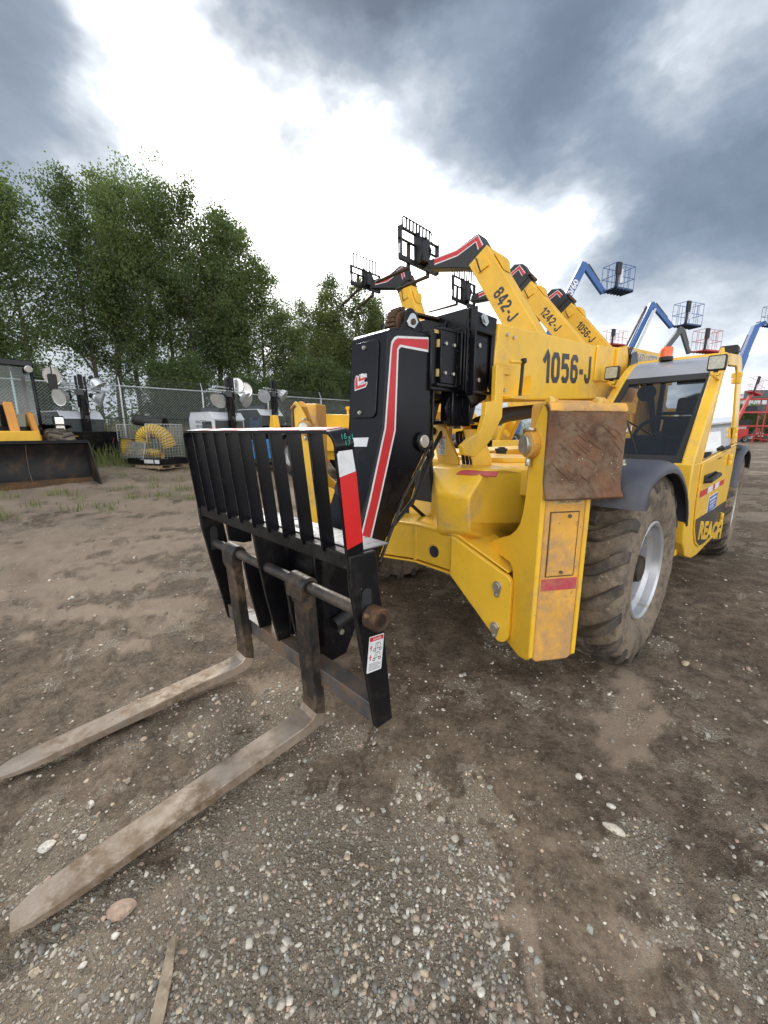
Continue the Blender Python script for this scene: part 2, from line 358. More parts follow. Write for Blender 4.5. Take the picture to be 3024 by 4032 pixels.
# ------------------------------------------------------------------ ground
_rs = np.random.RandomState(7)
_T = [_rs.rand(256, 256) for _ in range(6)]
def vnoise(x, y, k=0):
    t = _T[k % 6]; xi = np.floor(x).astype(int); yi = np.floor(y).astype(int); fx = x - xi; fy = y - yi
    fx = fx * fx * fx * (fx * (fx * 6 - 15) + 10); fy = fy * fy * fy * (fy * (fy * 6 - 15) + 10)
    a = t[xi % 256, yi % 256]; b = t[(xi + 1) % 256, yi % 256]; c = t[xi % 256, (yi + 1) % 256]; d = t[(xi + 1) % 256, (yi + 1) % 256]
    return (a * (1 - fx) + b * fx) * (1 - fy) + (c * (1 - fx) + d * fx) * fy
def fbm(x, y, sc, oct=5, g=.5, k=0):
    s = 0; a = 1; n = 0
    for o in range(oct):
        s = s + a * vnoise(x * sc + 17.3 * o + 5 * k, y * sc - 9.1 * o, o + k); n += a; a *= g; sc *= 2.03
    return s / n
FN = np.array([-.665, .747])          # towards the fence
def rise(x, y):
    n = FN[0] * x + FN[1] * y
    return np.interp(n, [-50, 7, 9.6, 12.6, 16, 18.6, 22, 26, 400], [0, 0, .04, .14, .42, .84, 1.12, 1.25, 1.3])
def sstep(a, b, v): t = np.clip((v - a) / (b - a), 0, 1); return t * t * (3 - 2 * t)
def gravel_at(x, y):
    v = fbm(x, y, 1.0, 4, .55, 1) * .42 + fbm(x, y, 3.4, 4, .6, 2) * .34 + fbm(x, y, 9.5, 3, .6, 4) * .24
    b = np.zeros_like(v)
    for cx, cy, r, wv in ((-.35, .95, .55, .085), (-.15, .75, .4, .06), (1.2, 1.05, .5, .08), (.15, 1.5, .45, .05), (-.9, 1.8, .5, .06), (-.2, 2.1, .6, .04), (-1.6, 2.3, .35, -.08), (.5, 1.0, .22, -.10), (.85, 1.5, .3, -.05),
                          (1.7, 2.0, .8, -.05), (.55, 1.5, .3, -.03), (2.4, 3.0, 1.2, -.05), (-3.2, 3.6, 1.3, -.05), (-1.1, 1.5, .28, -.07), (-1.5, 3.0, .8, .05), (0, 4.8, 2.0, -.10), (2.5, 5.5, 2.0, -.10)):
        b = b + wv * np.exp(-((x - cx) ** 2 + (y - cy) ** 2) / (r * r))
    return sstep(.47, .575, v + b)
def dry_at(x, y):
    """pale tan patches of dried silt"""
    v = fbm(x, y, 1.5, 3, .55, 3) * .5 + fbm(x, y, 6.5, 4, .6, 0) * .5; b = np.zeros_like(v) - .16
    for cx, cy, rx, ry, wv in ((-2.35, 3.15, .75, .16, .26), (-1.9, 3.35, .5, .1, .2), (.46, .93, .045, .10, .24), (.43, .80, .03, .12, .20), (.40, .98, .06, .03, .18), (1.35, 1.78, .26, .18, .16), (1.15, 1.45, .16, .3, .09), (-3.3, 3.9, .8, .3, .18), (-.95, 2.15, .25, .10, .2), (-.72, 1.85, .16, .10, .15), (-1.3, 1.25, .06, .09, .15)):
        b = b + wv * np.exp(-(((x - cx) / rx) ** 2 + ((y - cy) / ry) ** 2))
    far = sstep(2.0, 7, np.hypot(x, y)) * .27 * sstep(1.5, -1.0, x - .1 * y)
    return sstep(.47, .56, v + b + far)
def height(x, y):
    r = np.hypot(x, y); fine = np.exp(-r / 14)
    h = rise(x, y)
    h = h + (fbm(x, y, .35, 4, .5, 0) - .5) * .10 * sstep(1.5, 6, r)
    h = h + (fbm(x, y, 1.6, 5, .55, 4) - .5) * .055 * (fine * .8 + .2)
    # rough churned mud left of the forks and tyre marks behind the front wheel
    ch = np.exp(-(((x + 2.6) / 2.4) ** 2 + ((y - 3.3) / 1.9) ** 2)) + .5 * np.exp(-(((x + 6) / 4) ** 2 + ((y - 6.5) / 2.0) ** 2))
    rid = 1 - np.abs(fbm(x * .8 + y * .5, y * 1.4, 3.0, 4, .55, 5) * 2 - 1)
    h = h + ch * (rid - .75) * .11
    s = x * .731 + y * .682; tt = x * .682 - y * .731           # along and across the machine
    tr = np.exp(-((tt - .42) / .28) ** 2) * sstep(-1.0, 1.6, s)
    h = h - tr * (.012 + .014 * (np.sin(s * 34 + np.abs(tt - .42) * 22) > .1))
    h = h + (fbm(x, y, 9, 4, .6, 1) - .5) * .022 * fine
    for ox, oy, hx, hy, wd in ((-2.2, 2.2, -.60, .80, .24), (2.9, 2.2, .72, .69, .26), (-3.6, 4.2, .88, .47, .26), (1.9, 1.1, .45, .89, .22)):
        a_ = (x - ox) * hx + (y - oy) * hy; c_ = (x - ox) * hy - (y - oy) * hx + .12 * np.sin(a_ * .9)
        bd = np.exp(-(c_ / wd) ** 4) * sstep(-2.2, -.8, a_) * sstep(4.5, 2.5, a_) * (.35 + .65 * (fbm(x, y, 1.1, 3, .5, 2) > .47))
        h = h - bd * (.010 + .016 * sstep(-.2, .5, np.sin(a_ * 30 + np.abs(c_) * 18)))
    # stand the wheels and the outrigger on firm flat ground
    for px, py, rr in ((1.63, 2.55, .5), (4.2, 5.0, .55), (-.9, 3.4, .5), (.6, 1.75, .3)):
        m = np.exp(-((x - px) ** 2 + (y - py) ** 2) / (rr * rr)); h = h * (1 - m * .8)
    return h
def gz(x, y): return float(height(np.array([x], float), np.array([y], float))[0])

NR, NA = 430, 960
rad = .25 * np.exp(np.linspace(0, math.log(900 / .25), NR)); ang = np.linspace(0, 2 * math.pi, NA, endpoint=False)
RR, AA = np.meshgrid(rad, ang, indexing='ij'); GX = (RR * np.sin(AA)).ravel(); GY = (RR * np.cos(AA)).ravel()
GX = np.append(GX, 0.0); GY = np.append(GY, 0.0)
GZ = height(GX, GY)
i, j = np.meshgrid(np.arange(NR - 1), np.arange(NA), indexing='ij'); j2 = (j + 1) % NA
quads = np.stack([i * NA + j, i * NA + j2, (i + 1) * NA + j2, (i + 1) * NA + j], -1).reshape(-1, 4)
tris = np.stack([np.full(NA, NR * NA), (np.arange(NA) + 1) % NA, np.arange(NA)], -1)
me = bpy.data.meshes.new('ground')
nq, ntri = len(quads), NA
me.vertices.add(len(GX)); me.vertices.foreach_set('co', np.stack([GX, GY, GZ], -1).astype(np.float32).ravel())
me.loops.add(nq * 4 + ntri * 3); me.loops.foreach_set('vertex_index', np.concatenate([quads.ravel(), tris.ravel()]).astype(np.int32))
me.polygons.add(nq + ntri)
me.polygons.foreach_set('loop_start', np.concatenate([np.arange(nq) * 4, nq * 4 + np.arange(ntri) * 3]).astype(np.int32))
me.polygons.foreach_set('use_smooth', np.ones(nq + ntri, bool))
me.update(); me.validate()
for nm, fn in (('gravel', gravel_at), ('dry', dry_at)):
    at = me.attributes.new(nm, 'FLOAT', 'POINT'); at.data.foreach_set('value', fn(GX, GY).astype(np.float32))
verge = sstep(13.6, 17.2, FN[0] * GX + FN[1] * GY + (fbm(GX, GY, .5, 4, .6, 2) - .5) * 5.0)
at = me.attributes.new('verge', 'FLOAT', 'POINT'); at.data.foreach_set('value', verge.astype(np.float32))
ground = bpy.data.objects.new('ground', me); SC.collection.objects.link(ground); ground['kind'] = 'structure'

gm = bpy.data.materials.new('muddy_gravel'); gm.use_nodes = True
t = NT(gm.node_tree); o = t.new('ShaderNodeOutputMaterial'); p = t.new('ShaderNodeBsdfPrincipled'); t.l.new(p.outputs[0], o.inputs[0])
v = t.new('ShaderNodeTexCoord').outputs['Object']
A = lambda n: t.new('ShaderNodeAttribute', attribute_name=n).outputs['Fac']
gv, dr, vg = A('gravel'), A('dry'), A('verge')
n_big = t.noise(v, .7, 5, .6, .3); n_mid = t.noise(v, 5, 6, .65, .3); n_fine = t.noise(v, 38, 5, .7); n_x = t.noise(v, 160, 3, .7)
mud = t.ramp(t.math('ADD', t.math('ADD', t.math('MULTIPLY', n_mid, .48), t.math('MULTIPLY', t.noise(v, 16, 5, .7), .30)), t.math('MULTIPLY', t.noise(v, 55, 4, .7), .22)), [(.34, (.050, .035, .024)), (.47, (.120, .087, .058)), (.60, (.28, .212, .148))])
mud = t.mix(t.math('MULTIPLY', t.mr(n_fine, .42, .7), .45), mud, (.27, .21, .15))
mud = t.mix(t.mr(n_x, .58, .70, 0, .6), mud, (.38, .33, .27))
vo = t.new('ShaderNodeTexVoronoi', feature='F1'); t.l.new(v, vo.inputs['Vector']); vo.inputs['Scale'].default_value = 62; vo.inputs['Randomness'].default_value = 1
vo2 = t.new('ShaderNodeTexVoronoi', feature='F1'); t.l.new(v, vo2.inputs['Vector']); vo2.inputs['Scale'].default_value = 135
peb_c = t.ramp(t.noise(vo.outputs['Color'], 9, 1), [(.3, (.20, .165, .125)), (.5, (.36, .305, .23)), (.7, (.55, .485, .39))])
peb_c2 = t.ramp(t.noise(vo2.outputs['Color'], 9, 1), [(.3, (.15, .125, .10)), (.5, (.29, .25, .20)), (.7, (.48, .43, .36))])
is1 = t.mr(vo.outputs['Distance'], .50, .32); is2 = t.mr(vo2.outputs['Distance'], .55, .30)
grav = t.mix(t.math('MULTIPLY', is2, .8), t.mix(n_fine, (.16, .122, .084), (.36, .288, .205)), peb_c2); grav = t.mix(t.math('MULTIPLY', is1, t.mr(n_fine, .35, .55)), grav, peb_c)
gf = t.mr(t.math('ADD', t.math('ADD', gv, t.math('MULTIPLY', t.math('SUBTRACT', n_fine, .5), 1.0)), t.math('MULTIPLY', t.math('SUBTRACT', n_mid, .5), 1.3)), .42, .70)
c = t.mix(t.math('MULTIPLY', t.math('MULTIPLY', is2, t.mr(n_fine, .46, .62)), .55), mud, peb_c2)
c = t.mix(gf, c, grav)
c = t.mix(t.math('MULTIPLY', dr, t.mr(n_fine, .2, .5, .5, .9)), c, t.mix(n_mid, (.29, .218, .155), (.46, .36, .265)))
c = t.mix(t.mr(n_big, .40, .65, 0, .55), c, t.vm('MULTIPLY', c, (.58, .55, .52)))
c = t.mix(t.math('MULTIPLY', vg, t.mr(n_mid, .3, .6, .35, .95)), c, t.mix(n_fine, (.085, .115, .032), (.20, .205, .075)))
t.put(p.inputs['Base Color'], c)
t.put(p.inputs['Roughness'], t.mr(n_mid, .3, .7, .70, .93)); p.inputs['Specular IOR Level'].default_value = .28
hgt = t.math('ADD', t.math('MULTIPLY', n_fine, .5), t.math('MULTIPLY', n_x, .22))
hgt = t.math('ADD', hgt, t.math('MULTIPLY', t.math('MULTIPLY', is1, gf), .55)); hgt = t.math('ADD', hgt, t.math('MULTIPLY', is2, .2))
bn = t.new('ShaderNodeBump'); bn.inputs['Strength'].default_value = .85; bn.inputs['Distance'].default_value = .019
t.put(bn.inputs['Height'], hgt); t.l.new(bn.outputs[0], p.inputs['Normal'])
me.materials.append(gm)

# ------------------------------------------------------------------ gravel: one mass of small stones
def ico(sub):
    bm = bmesh.new(); bmesh.ops.create_icosphere(bm, subdivisions=sub, radius=1.0)
    vs = np.array([q.co[:] for q in bm.verts]); fs = np.array([[q.index for q in f.verts] for f in bm.faces]); bm.free(); return vs, fs
STONE_COLS = [(.52, .46, .36), (.62, .56, .46), (.36, .30, .235), (.45, .40, .33), (.54, .43, .30), (.24, .22, .195), (.68, .63, .54), (.48, .34, .25), (.36, .355, .31)]
SM = [mat('gravel_stone_%s' % n, c, .82, 0, .25, 30, dirt=((.20, .165, .13), .4, 25), bump=(.4, 120, .002)) for n, c in
      zip(('tan', 'pale', 'brown', 'grey', 'sandy', 'slate', 'chalk', 'rose', 'green'), STONE_COLS)]
def stones(name, n, seed, rmin, rmax, smin, smax, sub, dens, mats):
    rs = np.random.RandomState(seed); vs, fs = ico(sub); X = []; Y = []
    need = n
    while need > 0:
        m = need * 4 + 200
        r = np.exp(rs.uniform(math.log(rmin), math.log(rmax), m)); a = rs.uniform(R_(-60), R_(60), m)
        x = r * np.sin(a); y = r * np.cos(a)
        keep = rs.rand(m) < dens(x, y); x = x[keep][:need]; y = y[keep][:need]; X.append(x); Y.append(y); need -= len(x)
    x = np.concatenate(X); y = np.concatenate(Y); n = len(x)
    s = smin * (smax / smin) ** (rs.rand(n) ** 2.4)
    s = s * np.clip(np.hypot(x, y) / 2.2, .75, 3.0) ** .35
    sc = np.stack([s * rs.uniform(.8, 1.5, n), s * rs.uniform(.65, 1.1, n), s * rs.uniform(.45, .85, n)], -1)
    z = height(x, y) + sc[:, 2] * rs.uniform(-.25, .35, n)
    V = vs[None] * (1 + rs.uniform(-.22, .22, (n, len(vs), 1))) * sc[:, None, :]
    ph = rs.uniform(0, 6.28, n); c, sn = np.cos(ph)[:, None], np.sin(ph)[:, None]; tl = rs.uniform(-.35, .35, n)[:, None]
    xx = V[..., 0] * c - V[..., 1] * sn; yy = V[..., 0] * sn + V[..., 1] * c; zz_ = V[..., 2] + tl * V[..., 0]
    V = np.stack([xx + x[:, None], yy + y[:, None], zz_ + z[:, None]], -1)
    F = fs[None] + (np.arange(n) * len(vs))[:, None, None]
    me = bpy.data.meshes.new(name); nf = n * len(fs)
    me.vertices.add(n * len(vs)); me.vertices.foreach_set('co', V.astype(np.float32).ravel())
    me.loops.add(nf * 3); me.loops.foreach_set('vertex_index', F.astype(np.int32).ravel())
    me.polygons.add(nf); me.polygons.foreach_set('loop_start', (np.arange(nf) * 3).astype(np.int32))
    for m in mats: me.materials.append(m)
    me.polygons.foreach_set('material_index', np.repeat(rs.randint(0, len(mats), n), len(fs)).astype(np.int32))
    me.polygons.foreach_set('use_smooth', np.ones(nf, bool)); me.update()
    ob = bpy.data.objects.new(name, me); SC.collection.objects.link(ob); return ob
gd = lambda x, y: .10 + .90 * gravel_at(x, y) ** 1.5 * (.25 + 1.5 * np.clip(fbm(x, y, 5.0, 3, .6, 3) - .25, 0, .5))
tag(stones('gravel', 26000, 3, .55, 9.0, .0016, .0090, 1, gd, SM), 'loose grey and tan gravel scattered over the brown mud', 'gravel', kind='stuff')
tag(stones('coarse_gravel', 3300, 5, .55, 8.0, .0050, .0150, 2, gd, SM), 'coarser rounded pebbles lying among the fine gravel', 'gravel', kind='stuff')

def rock(label, x, y, r, sc, mi, seed, rz=0.0, group=None):
    rs = np.random.RandomState(seed); vs, fs = ico(3)
    d = np.zeros(len(vs))
    for k in range(9):
        q = rs.randn(3); q /= np.linalg.norm(q); d = np.minimum(d, 0) if k == 0 else d
        cut = rs.uniform(.62, .95); pr = vs @ q; over = np.clip(pr - cut, 0, None); vs = vs - over[:, None] * q * .9
    vs = vs * (1 + .03 * rs.randn(len(vs), 1)) * r * np.array(sc)
    mb = MB(); mb.add(vs.tolist(), fs.tolist()); ob = mb.build('rock', SM[mi], ang=60)
    ob.location = (x, y, gz(x, y) + r * sc[2] * .45); ob.rotation_euler = (0, 0, rz); tag(ob, label, 'rock', group)
rock('flat pale rock lying in mud between the two fork blades', -1.281, 1.208, 0.0291, (1.0, .8, .45), 6, 1, .6)
rock('pinkish angular rock right beside the tip half of the nearer fork', -.87, 1.009, 0.0392, (1.15, .75, .6), 7, 2, .3)
rock('long pale knobbly rock on open mud at the right', .901, 1.266, 0.0308, (1.5, .62, .55), 1, 3, -.75)
rock('small round pale rock above the long knobbly one', .888, 1.509, 0.0179, (1, .85, .7), 6, 4)
rock('square tan broken brick near the front tyre', 2.04, 2.397, 0.0308, (1.0, .75, .55), 4, 5, .5)
rock('small square pale rock right of the nearer fork heel', -.187, 1.362, 0.0168, (1.1, .8, .6), 1, 6, .4)
rock('grey rounded rock above the wooden stick', -.549, .901, 0.0146, (1, .8, .7), 3, 7)
rock('small white rock beside the long knobbly one', .95, 1.36, 0.0157, (1.3, .7, .6), 6, 8, -.6)

# wooden stick at the bottom edge
mb = MB(); mb.prism([(-.016, -.42), (.014, -.42), (.017, .1), (.006, .205), (-.012, .19), (-.018, .0)], 0, .012, 'xy')
ob = mb.build('wooden_stick', 'wood', bev=.002); ob.location = (-.60, .735, gz(-.6, .8) + .004); ob.rotation_euler = (R_(2), R_(8), .26)
tag(ob, 'pale splintered wooden stick lying on gravel at the bottom edge', 'stick')
# ------------------------------------------------------------------ wheels
def make_wheel(parent, c, R=.665, W=.42, rr=.32, nl=19, side=1, steer=0.0, full=True, tyre_m=('tyre', 'tyre_lug'), rim_m='rim', squash=.018):
    """tyre with chevron lugs; side=+1 outer face towards +y. The tyre is the part, rim and hub its sub-parts"""
    cx, cy, cz = c; Rb = R - .044 * R / .665
    k = W / .42
    T = Matrix.Translation(c) @ Matrix.Rotation(steer, 4, 'Z')
    mb = MB()
    h = W / 2
    prof = [(rr, -h * .66), (rr + .02, -h * .86), (rr + .09, -h * 1.0), (rr + .19, -h * 1.03), (Rb - .075, -h * .99), (Rb - .03, -h * .93), (Rb - .008, -h * .78), (Rb, -h * .45), (Rb, 0),
            (Rb, h * .45), (Rb - .008, h * .78), (Rb - .03, h * .93), (Rb - .075, h * .99), (rr + .19, h * 1.03), (rr + .09, h * 1.0), (rr + .02, h * .86), (rr, h * .66)]
    mb.lathe(prof, 72 if full else 36, axis='y')
    mb.cur = 1
    if full:
        for sgn in (-1, 1):
            for q in range(nl):
                th0 = 2 * math.pi * (q + (0.5 if sgn > 0 else 0)) / nl
                rings = []
                sts = [(-.03, 0, .030, 0), (.07, .012, .034, 0), (.16, .045, .040, .0), (.24, .09, .044, .002), (.335, .15, .047, .012), (.405, .20, .048, .040), (.44, .225, .042, .085)]
                for wy, dth, hw, drop in sts:
                    wy = wy * W * sgn * 1.14; r1 = R - drop; r0 = Rb - .03 - drop * 1.25
                    if drop > .05: r1 -= .006
                    th = th0 + dth
                    a0, a1 = (hw + .014) / R, hw / R * .82
                    y1 = wy; y0 = wy * .97
                    rings.append([(r0 * math.cos(th - a0), y0, r0 * math.sin(th - a0)), (r1 * math.cos(th - a1), y1, r1 * math.sin(th - a1)),
                                  (r1 * math.cos(th + a1), y1, r1 * math.sin(th + a1)), (r0 * math.cos(th + a0), y0, r0 * math.sin(th + a0))])
                mb.frusta(rings)
    else:
        for sgn in (-1, 1):
            for q in range(nl):
                th = 2 * math.pi * (q + (.5 if sgn > 0 else 0)) / nl
                rings = []
                for wy, dth, drop in ((0, 0, 0), (.3, -.12, .01), (.46, -.2, .06)):
                    a = .045 / R
                    rings.append([(rad_ * math.cos(th + dth + s_ * a), wy * W * sgn, rad_ * math.sin(th + dth + s_ * a)) for rad_, s_ in ((Rb - .04 - drop, -1.3), (R - drop, -.8), (R - drop, .8), (Rb - .04 - drop, 1.3))])
                mb.frusta(rings)
    def xf(x, y, z):
        low = -cz + .002
        if z < low + .04:
            f = min(1, (low + .04 - z) / .10); y = y * (1 + .06 * f); z = max(z, low + (z - low) * .15 if z > low else low)
        q = T @ Vector((x, y, z)); return (q.x, q.y, q.z)
    ty = mb.build('wheel', list(tyre_m), parent, xf=xf, ang=42, bev=.006 if full else 0)
    s = side
    rm = MB()
    rm.lathe([(rr + .012, s * h * .80), (rr + .016, s * h * .86), (rr + .004, s * h * .90), (rr - .012, s * h * .84), (rr - .022, s * h * .62), (rr - .055, s * h * .50), (rr - .07, s * h * .18),
              (rr - .075, s * h * -.30), (rr - .06, s * h * -.34)], 48 if full else 28, axis='y')
    rm.lathe([(rr + .012, -s * h * .80), (rr - .02, -s * h * .84), (rr - .03, -s * h * .5), (.0001, -s * h * .4)], 24, axis='y')
    xr = lambda x, y, z: tuple(T @ Vector((x, y, z)))
    rm.build('rim', rim_m, ty, xf=xr)
    hb = MB(); hb.lathe([(rr - .055, s * h * -.25), (rr * .74, s * h * -.10), (rr * .66, s * h * .14), (.0001, s * h * .16)], 32, axis='y')
    hb.cyl((0, s * h * -.05, 0), (0, s * h * .36, 0), rr * .50, 24, rr * .46); hb.cyl((0, s * h * .36, 0), (0, s * h * .70, 0), rr * .33, 20, rr * .27)
    for q in range(10):
        a = 2 * math.pi * q / 10
        hb.cyl((rr * .41 * math.cos(a), s * h * .3, rr * .41 * math.sin(a)), (rr * .41 * math.cos(a), s * h * .45, rr * .41 * math.sin(a)), rr * .05, 6)
    hb.build('hub', 'hub', ty, xf=xr)
    return ty

def make_fender(parent, prof, y0, y1, lip, m='fender', th=.012, side=1):
    """plastic mudguard: an arched sheet with a rounded outer lip; prof = (x, z) from front to back"""
    mb = MB(); n = len(prof); P = prof
    nrm = []
    for i in range(n):
        a = P[max(0, i - 1)]; b = P[min(n - 1, i + 1)]; L = math.hypot(b[0] - a[0], b[1] - a[1]); nrm.append((-(b[1] - a[1]) / L, (b[0] - a[0]) / L))
    if sum(q[1] for q in nrm) > 0: nrm = [(-q[0], -q[1]) for q in nrm]          # inward
    cross = [(y0, 0), (y1 - .07, 0), (y1 - .035, .006), (y1 - .010, .022), (y1, .05), (y1, .05 + lip)]
    if y0 > y1: cross = [(y0, 0), (y1 + .07, 0), (y1 + .035, .006), (y1 + .010, .022), (y1, .05), (y1, .05 + lip)]
    sg = 1 if y1 > y0 else -1
    rings = []
    for (x, z), (nx, nz) in zip(P, nrm):
        o_ = [(x + nx * d, y, z + nz * d) for y, d in cross]
        i_ = [(x + nx * (d + (th if k < len(cross) - 2 else 0)), y - sg * (th if k >= len(cross) - 3 else 0), z + nz * (d + (th if k < len(cross) - 2 else 0))) for k, (y, d) in reversed(list(enumerate(cross)))]
        rings.append(o_ + i_)
    mb.frusta(rings)
    return mb.build('fender', m, parent, ang=50)

# ------------------------------------------------------------------ small printed things
def hazard_sticker(parent, T, w, h):
    """DANGER placard: white card, red head, two little machine pictograms with wheels, lines of print. T maps card plane (x right, y up)"""
    mb = MB(); mb.prism(rrect(0, 0, w, h, w * .05), 0, .0012, 'xy', T=T)
    card = mb.build('warning_sticker', 'white', parent)
    r = MB(); r.prism([(w * .04, h * .86), (w * .96, h * .86), (w * .96, h * .975), (w * .04, h * .975)], .0013, .0018, 'xy', T=T)
    r.build('sticker_header', 'red', card)
    k = MB()
    for y0 in (h * .60, h * .34):
        for x in (.42, .80):
            k.lathe([(w * .06, 0), (w * .095, 0), (w * .095, .0006), (w * .06, .0006)], 14, T=T @ Matrix.Translation((w * x, y0, .0013)), closed=True, axis='z')
        for a, b in (((.36, .04), (.86, .04)), ((.46, .06), (.50, .18)), ((.50, .18), (.74, .18)), ((.74, .18), (.84, .08)), ((.6, .06), (.62, .17))):
            ax, ay = w * a[0], y0 + h * a[1]; bx, by = w * b[0], y0 + h * b[1]; L = math.hypot(bx - ax, by - ay); dx, dy = (bx - ax) / L * w * .012, (by - ay) / L * w * .012
            k.prism([(ax - dy, ay + dx), (ax + dy, ay - dx), (bx + dy, by - dx), (bx - dy, by + dx)], .0013, .0017, 'xy', T=T)
    for q in range(6):
        y = h * (.235 - q * .036); k.prism([(w * .1, y), (w * (.9 if q % 3 else .7), y), (w * (.9 if q % 3 else .7), y + h * .009), (w * .1, y + h * .009)], .0013, .0017, 'xy', T=T)
    k.build('pictogram', 'ink', card)
    p = MB()
    for y0 in (h * .60, h * .34): p.prism([(w * .14, y0), (w * .20, y0), (w * .20, y0 + h * .15), (w * .14, y0 + h * .15)], .0013, .0017, 'xy', T=T); p.prism([(w * .08, y0 + h * .08), (w * .26, y0 + h * .08), (w * .26, y0 + h * .10), (w * .08, y0 + h * .10)], .0013, .0017, 'xy', T=T)
    p.build('pictogram', 'red', card)
    o, x, y = T @ Vector((w * .24, h * .882, .0018)), T.to_3x3() @ Vector((1, 0, 0)), T.to_3x3() @ Vector((0, 1, 0))
    text('lettering', 'DANGER', h * .085, o, x, y, 'white', card, sx=.9 * w / (h * .55), ext=.0004)
    return card

# ------------------------------------------------------------------ the telehandler in front
MR = R_(223.0)
tele = thing('telehandler', 'large yellow telehandler with black fork carriage lowered and the number 1056-J on its boom', 'telehandler', (.933, 3.359, 0), MR)

# chassis under the boom
mb = MB()
mb.prism([(-4.25, .62), (-4.25, 1.05), (-2.6, 1.12), (.55, 1.12), (.62, .95), (.62, .62), (.3, .55), (-3.9, .55)], -.40, .36)
mb.box((-4.45, -1.0, .75), (-3.9, 1.0, 1.35))
mb.prism([(-3.9, 1.05), (-3.9, 1.7), (-3.2, 2.05), (-2.5, 2.05), (-2.2, 1.1)], -.42, -.36); mb.prism([(-3.9, 1.05), (-3.9, 1.7), (-3.2, 2.05), (-2.5, 2.05), (-2.2, 1.1)], .36, .42)
mb.build('chassis', 'yellow', tele, bev=.012)
mb = MB(); mb.cyl((0, -.95, .63), (0, .95, .63), .10, 16); mb.cyl((0, -.18, .63), (0, .2, .63), .22, 18); mb.box((-.25, -.5, .5), (.25, .5, .72)); mb.build('axle', 'interior', tele, bev=.01)
mb = MB(); mb.cyl((-3.55, -.95, .63), (-3.55, 1.0, .63), .10, 16); mb.build('axle', 'interior', tele)
mb = MB(); mb.box((.12, -.36, .70), (.60, -.02, 1.25)); mb.cyl((.2, -.3, 1.0), (.65, -.1, .8), .05); mb.box((-3.2, -1.05, .7), (-.9, -.45, 1.32)); mb.build('engine_block', 'interior', tele, bev=.01)
# engine cover behind the hood on the right side, low and flat
mb = MB(); mb.prism([(-3.0, .75), (-3.0, 1.36), (-.1, 1.36), (.15, 1.30), (.15, 1.1), (-.75, 1.05), (-.75, .75)], -.98, -.42); mb.build('engine_cover', 'yellow', tele, bev=.02)

for (x, y, sd, st) in ((0, 1.02, 1, R_(-1.0)), (0, -1.12, -1, 0), (-3.55, 1.08, 1, R_(2.0)), (-3.55, -1.12, -1, 0)):
    make_wheel(tele, (x, y, .645), side=sd, steer=st)
fp = [(.70, 1.155), (.69, 1.235), (.655, 1.30), (.58, 1.345), (.46, 1.372), (.30, 1.386), (.15, 1.384), (0, 1.362), (-.13, 1.322), (-.26, 1.264), (-.38, 1.19), (-.48, 1.10), (-.56, 1.0), (-.60, .90)]
make_fender(tele, fp, .70, 1.295, .02)
make_fender(tele, fp, -.80, -1.36, .02)
fr = [(-3.0, .93), (-3.03, 1.1), (-3.12, 1.25), (-3.28, 1.345), (-3.5, 1.385), (-3.75, 1.385), (-3.98, 1.34), (-4.12, 1.27), (-4.17, 1.18), (-4.18, 1.08)]
make_fender(tele, fr, .80, 1.31, .02); make_fender(tele, fr, -.80, -1.36, .02)
for x, y, z in ((.472, 1.114, 1.368), (-.2, .80, 1.305)): mb = MB(); mb.cyl((x, y, z - .01), (x, y, z + .006), .018, 12); mb.cyl((x, y, z), (x, y, z + .028), .009, 6); mb.build('fender_bolt', 'bolt', tele)

# front hood (facetted cover in front of the boom tower)
top = 1.312
hv = [(.96, .19, .895), (.96, .445, .925), (.98, .19, 1.148), (.98, .445, 1.158),         # 0-3 front face
      (.845, .035, .99), (.845, .035, top),                                                 # 4-5 left edge
      (.755, .40, top),                                                                     # 6 crease top
      (.36, .465, 1.266), (.34, .465, .90), (.95, .45, .99),                                # 7-9 right side
      (.66, .44, top - .004), (-.10, .47, 1.30), (-.10, -.35, 1.30), (.60, -.10, top), (.40, .44, 1.295),   # 10-14 top deck
      (.60, .0, .80), (.34, .40, .80), (.62, .43, .80), (.90, .22, .80)]                    # 15-18
hf = [(0, 1, 3, 2), (0, 2, 5, 4), (2, 3, 6, 5), (3, 7, 10, 6), (3, 9, 8, 7), (1, 9, 3), (5, 6, 10, 14, 11, 12, 13), (7, 14, 10), (7, 8, 11, 14), (4, 5, 13, 15), (0, 4, 15, 18), (1, 0, 18, 17), (9, 1, 17, 16), (8, 9, 16), (15, 16, 17, 18)]
mb = MB(); mb.add(hv, hf); mb.build('hood', 'yellow', tele, bev=.016, seg=3, ang=20, recalc=True)
# deck right of the hood reaching the fender, with filler cap
mb = MB(); mb.prism([(-.1, -.34), (.30, -.2), (.50, .05), (.42, .44), (.12, .68), (-.70, .68), (-.95, -.34)], 1.10, 1.295, 'xy'); mb.build('deck', 'yellow', tele, bev=.012)
mb = MB(); mb.prism([(-.60, -.46), (.05, -.36), (.02, .1), (-.60, .55)], 1.296, 1.335, 'xy'); mb.build('deck_plate', 'yellow', tele, bev=.008)
mb = MB(); mb.cyl((-.62, -.30, 1.335), (-.62, -.30, 1.36), .055, 18, .05); mb.cyl((-.62, -.30, 1.36), (-.62, -.30, 1.385), .062, 18); mb.cyl((-.62, -.30, 1.385), (-.62, -.30, 1.40), .045, 18, .03); mb.build('filler_cap', 'dull_black', tele, bev=.003)
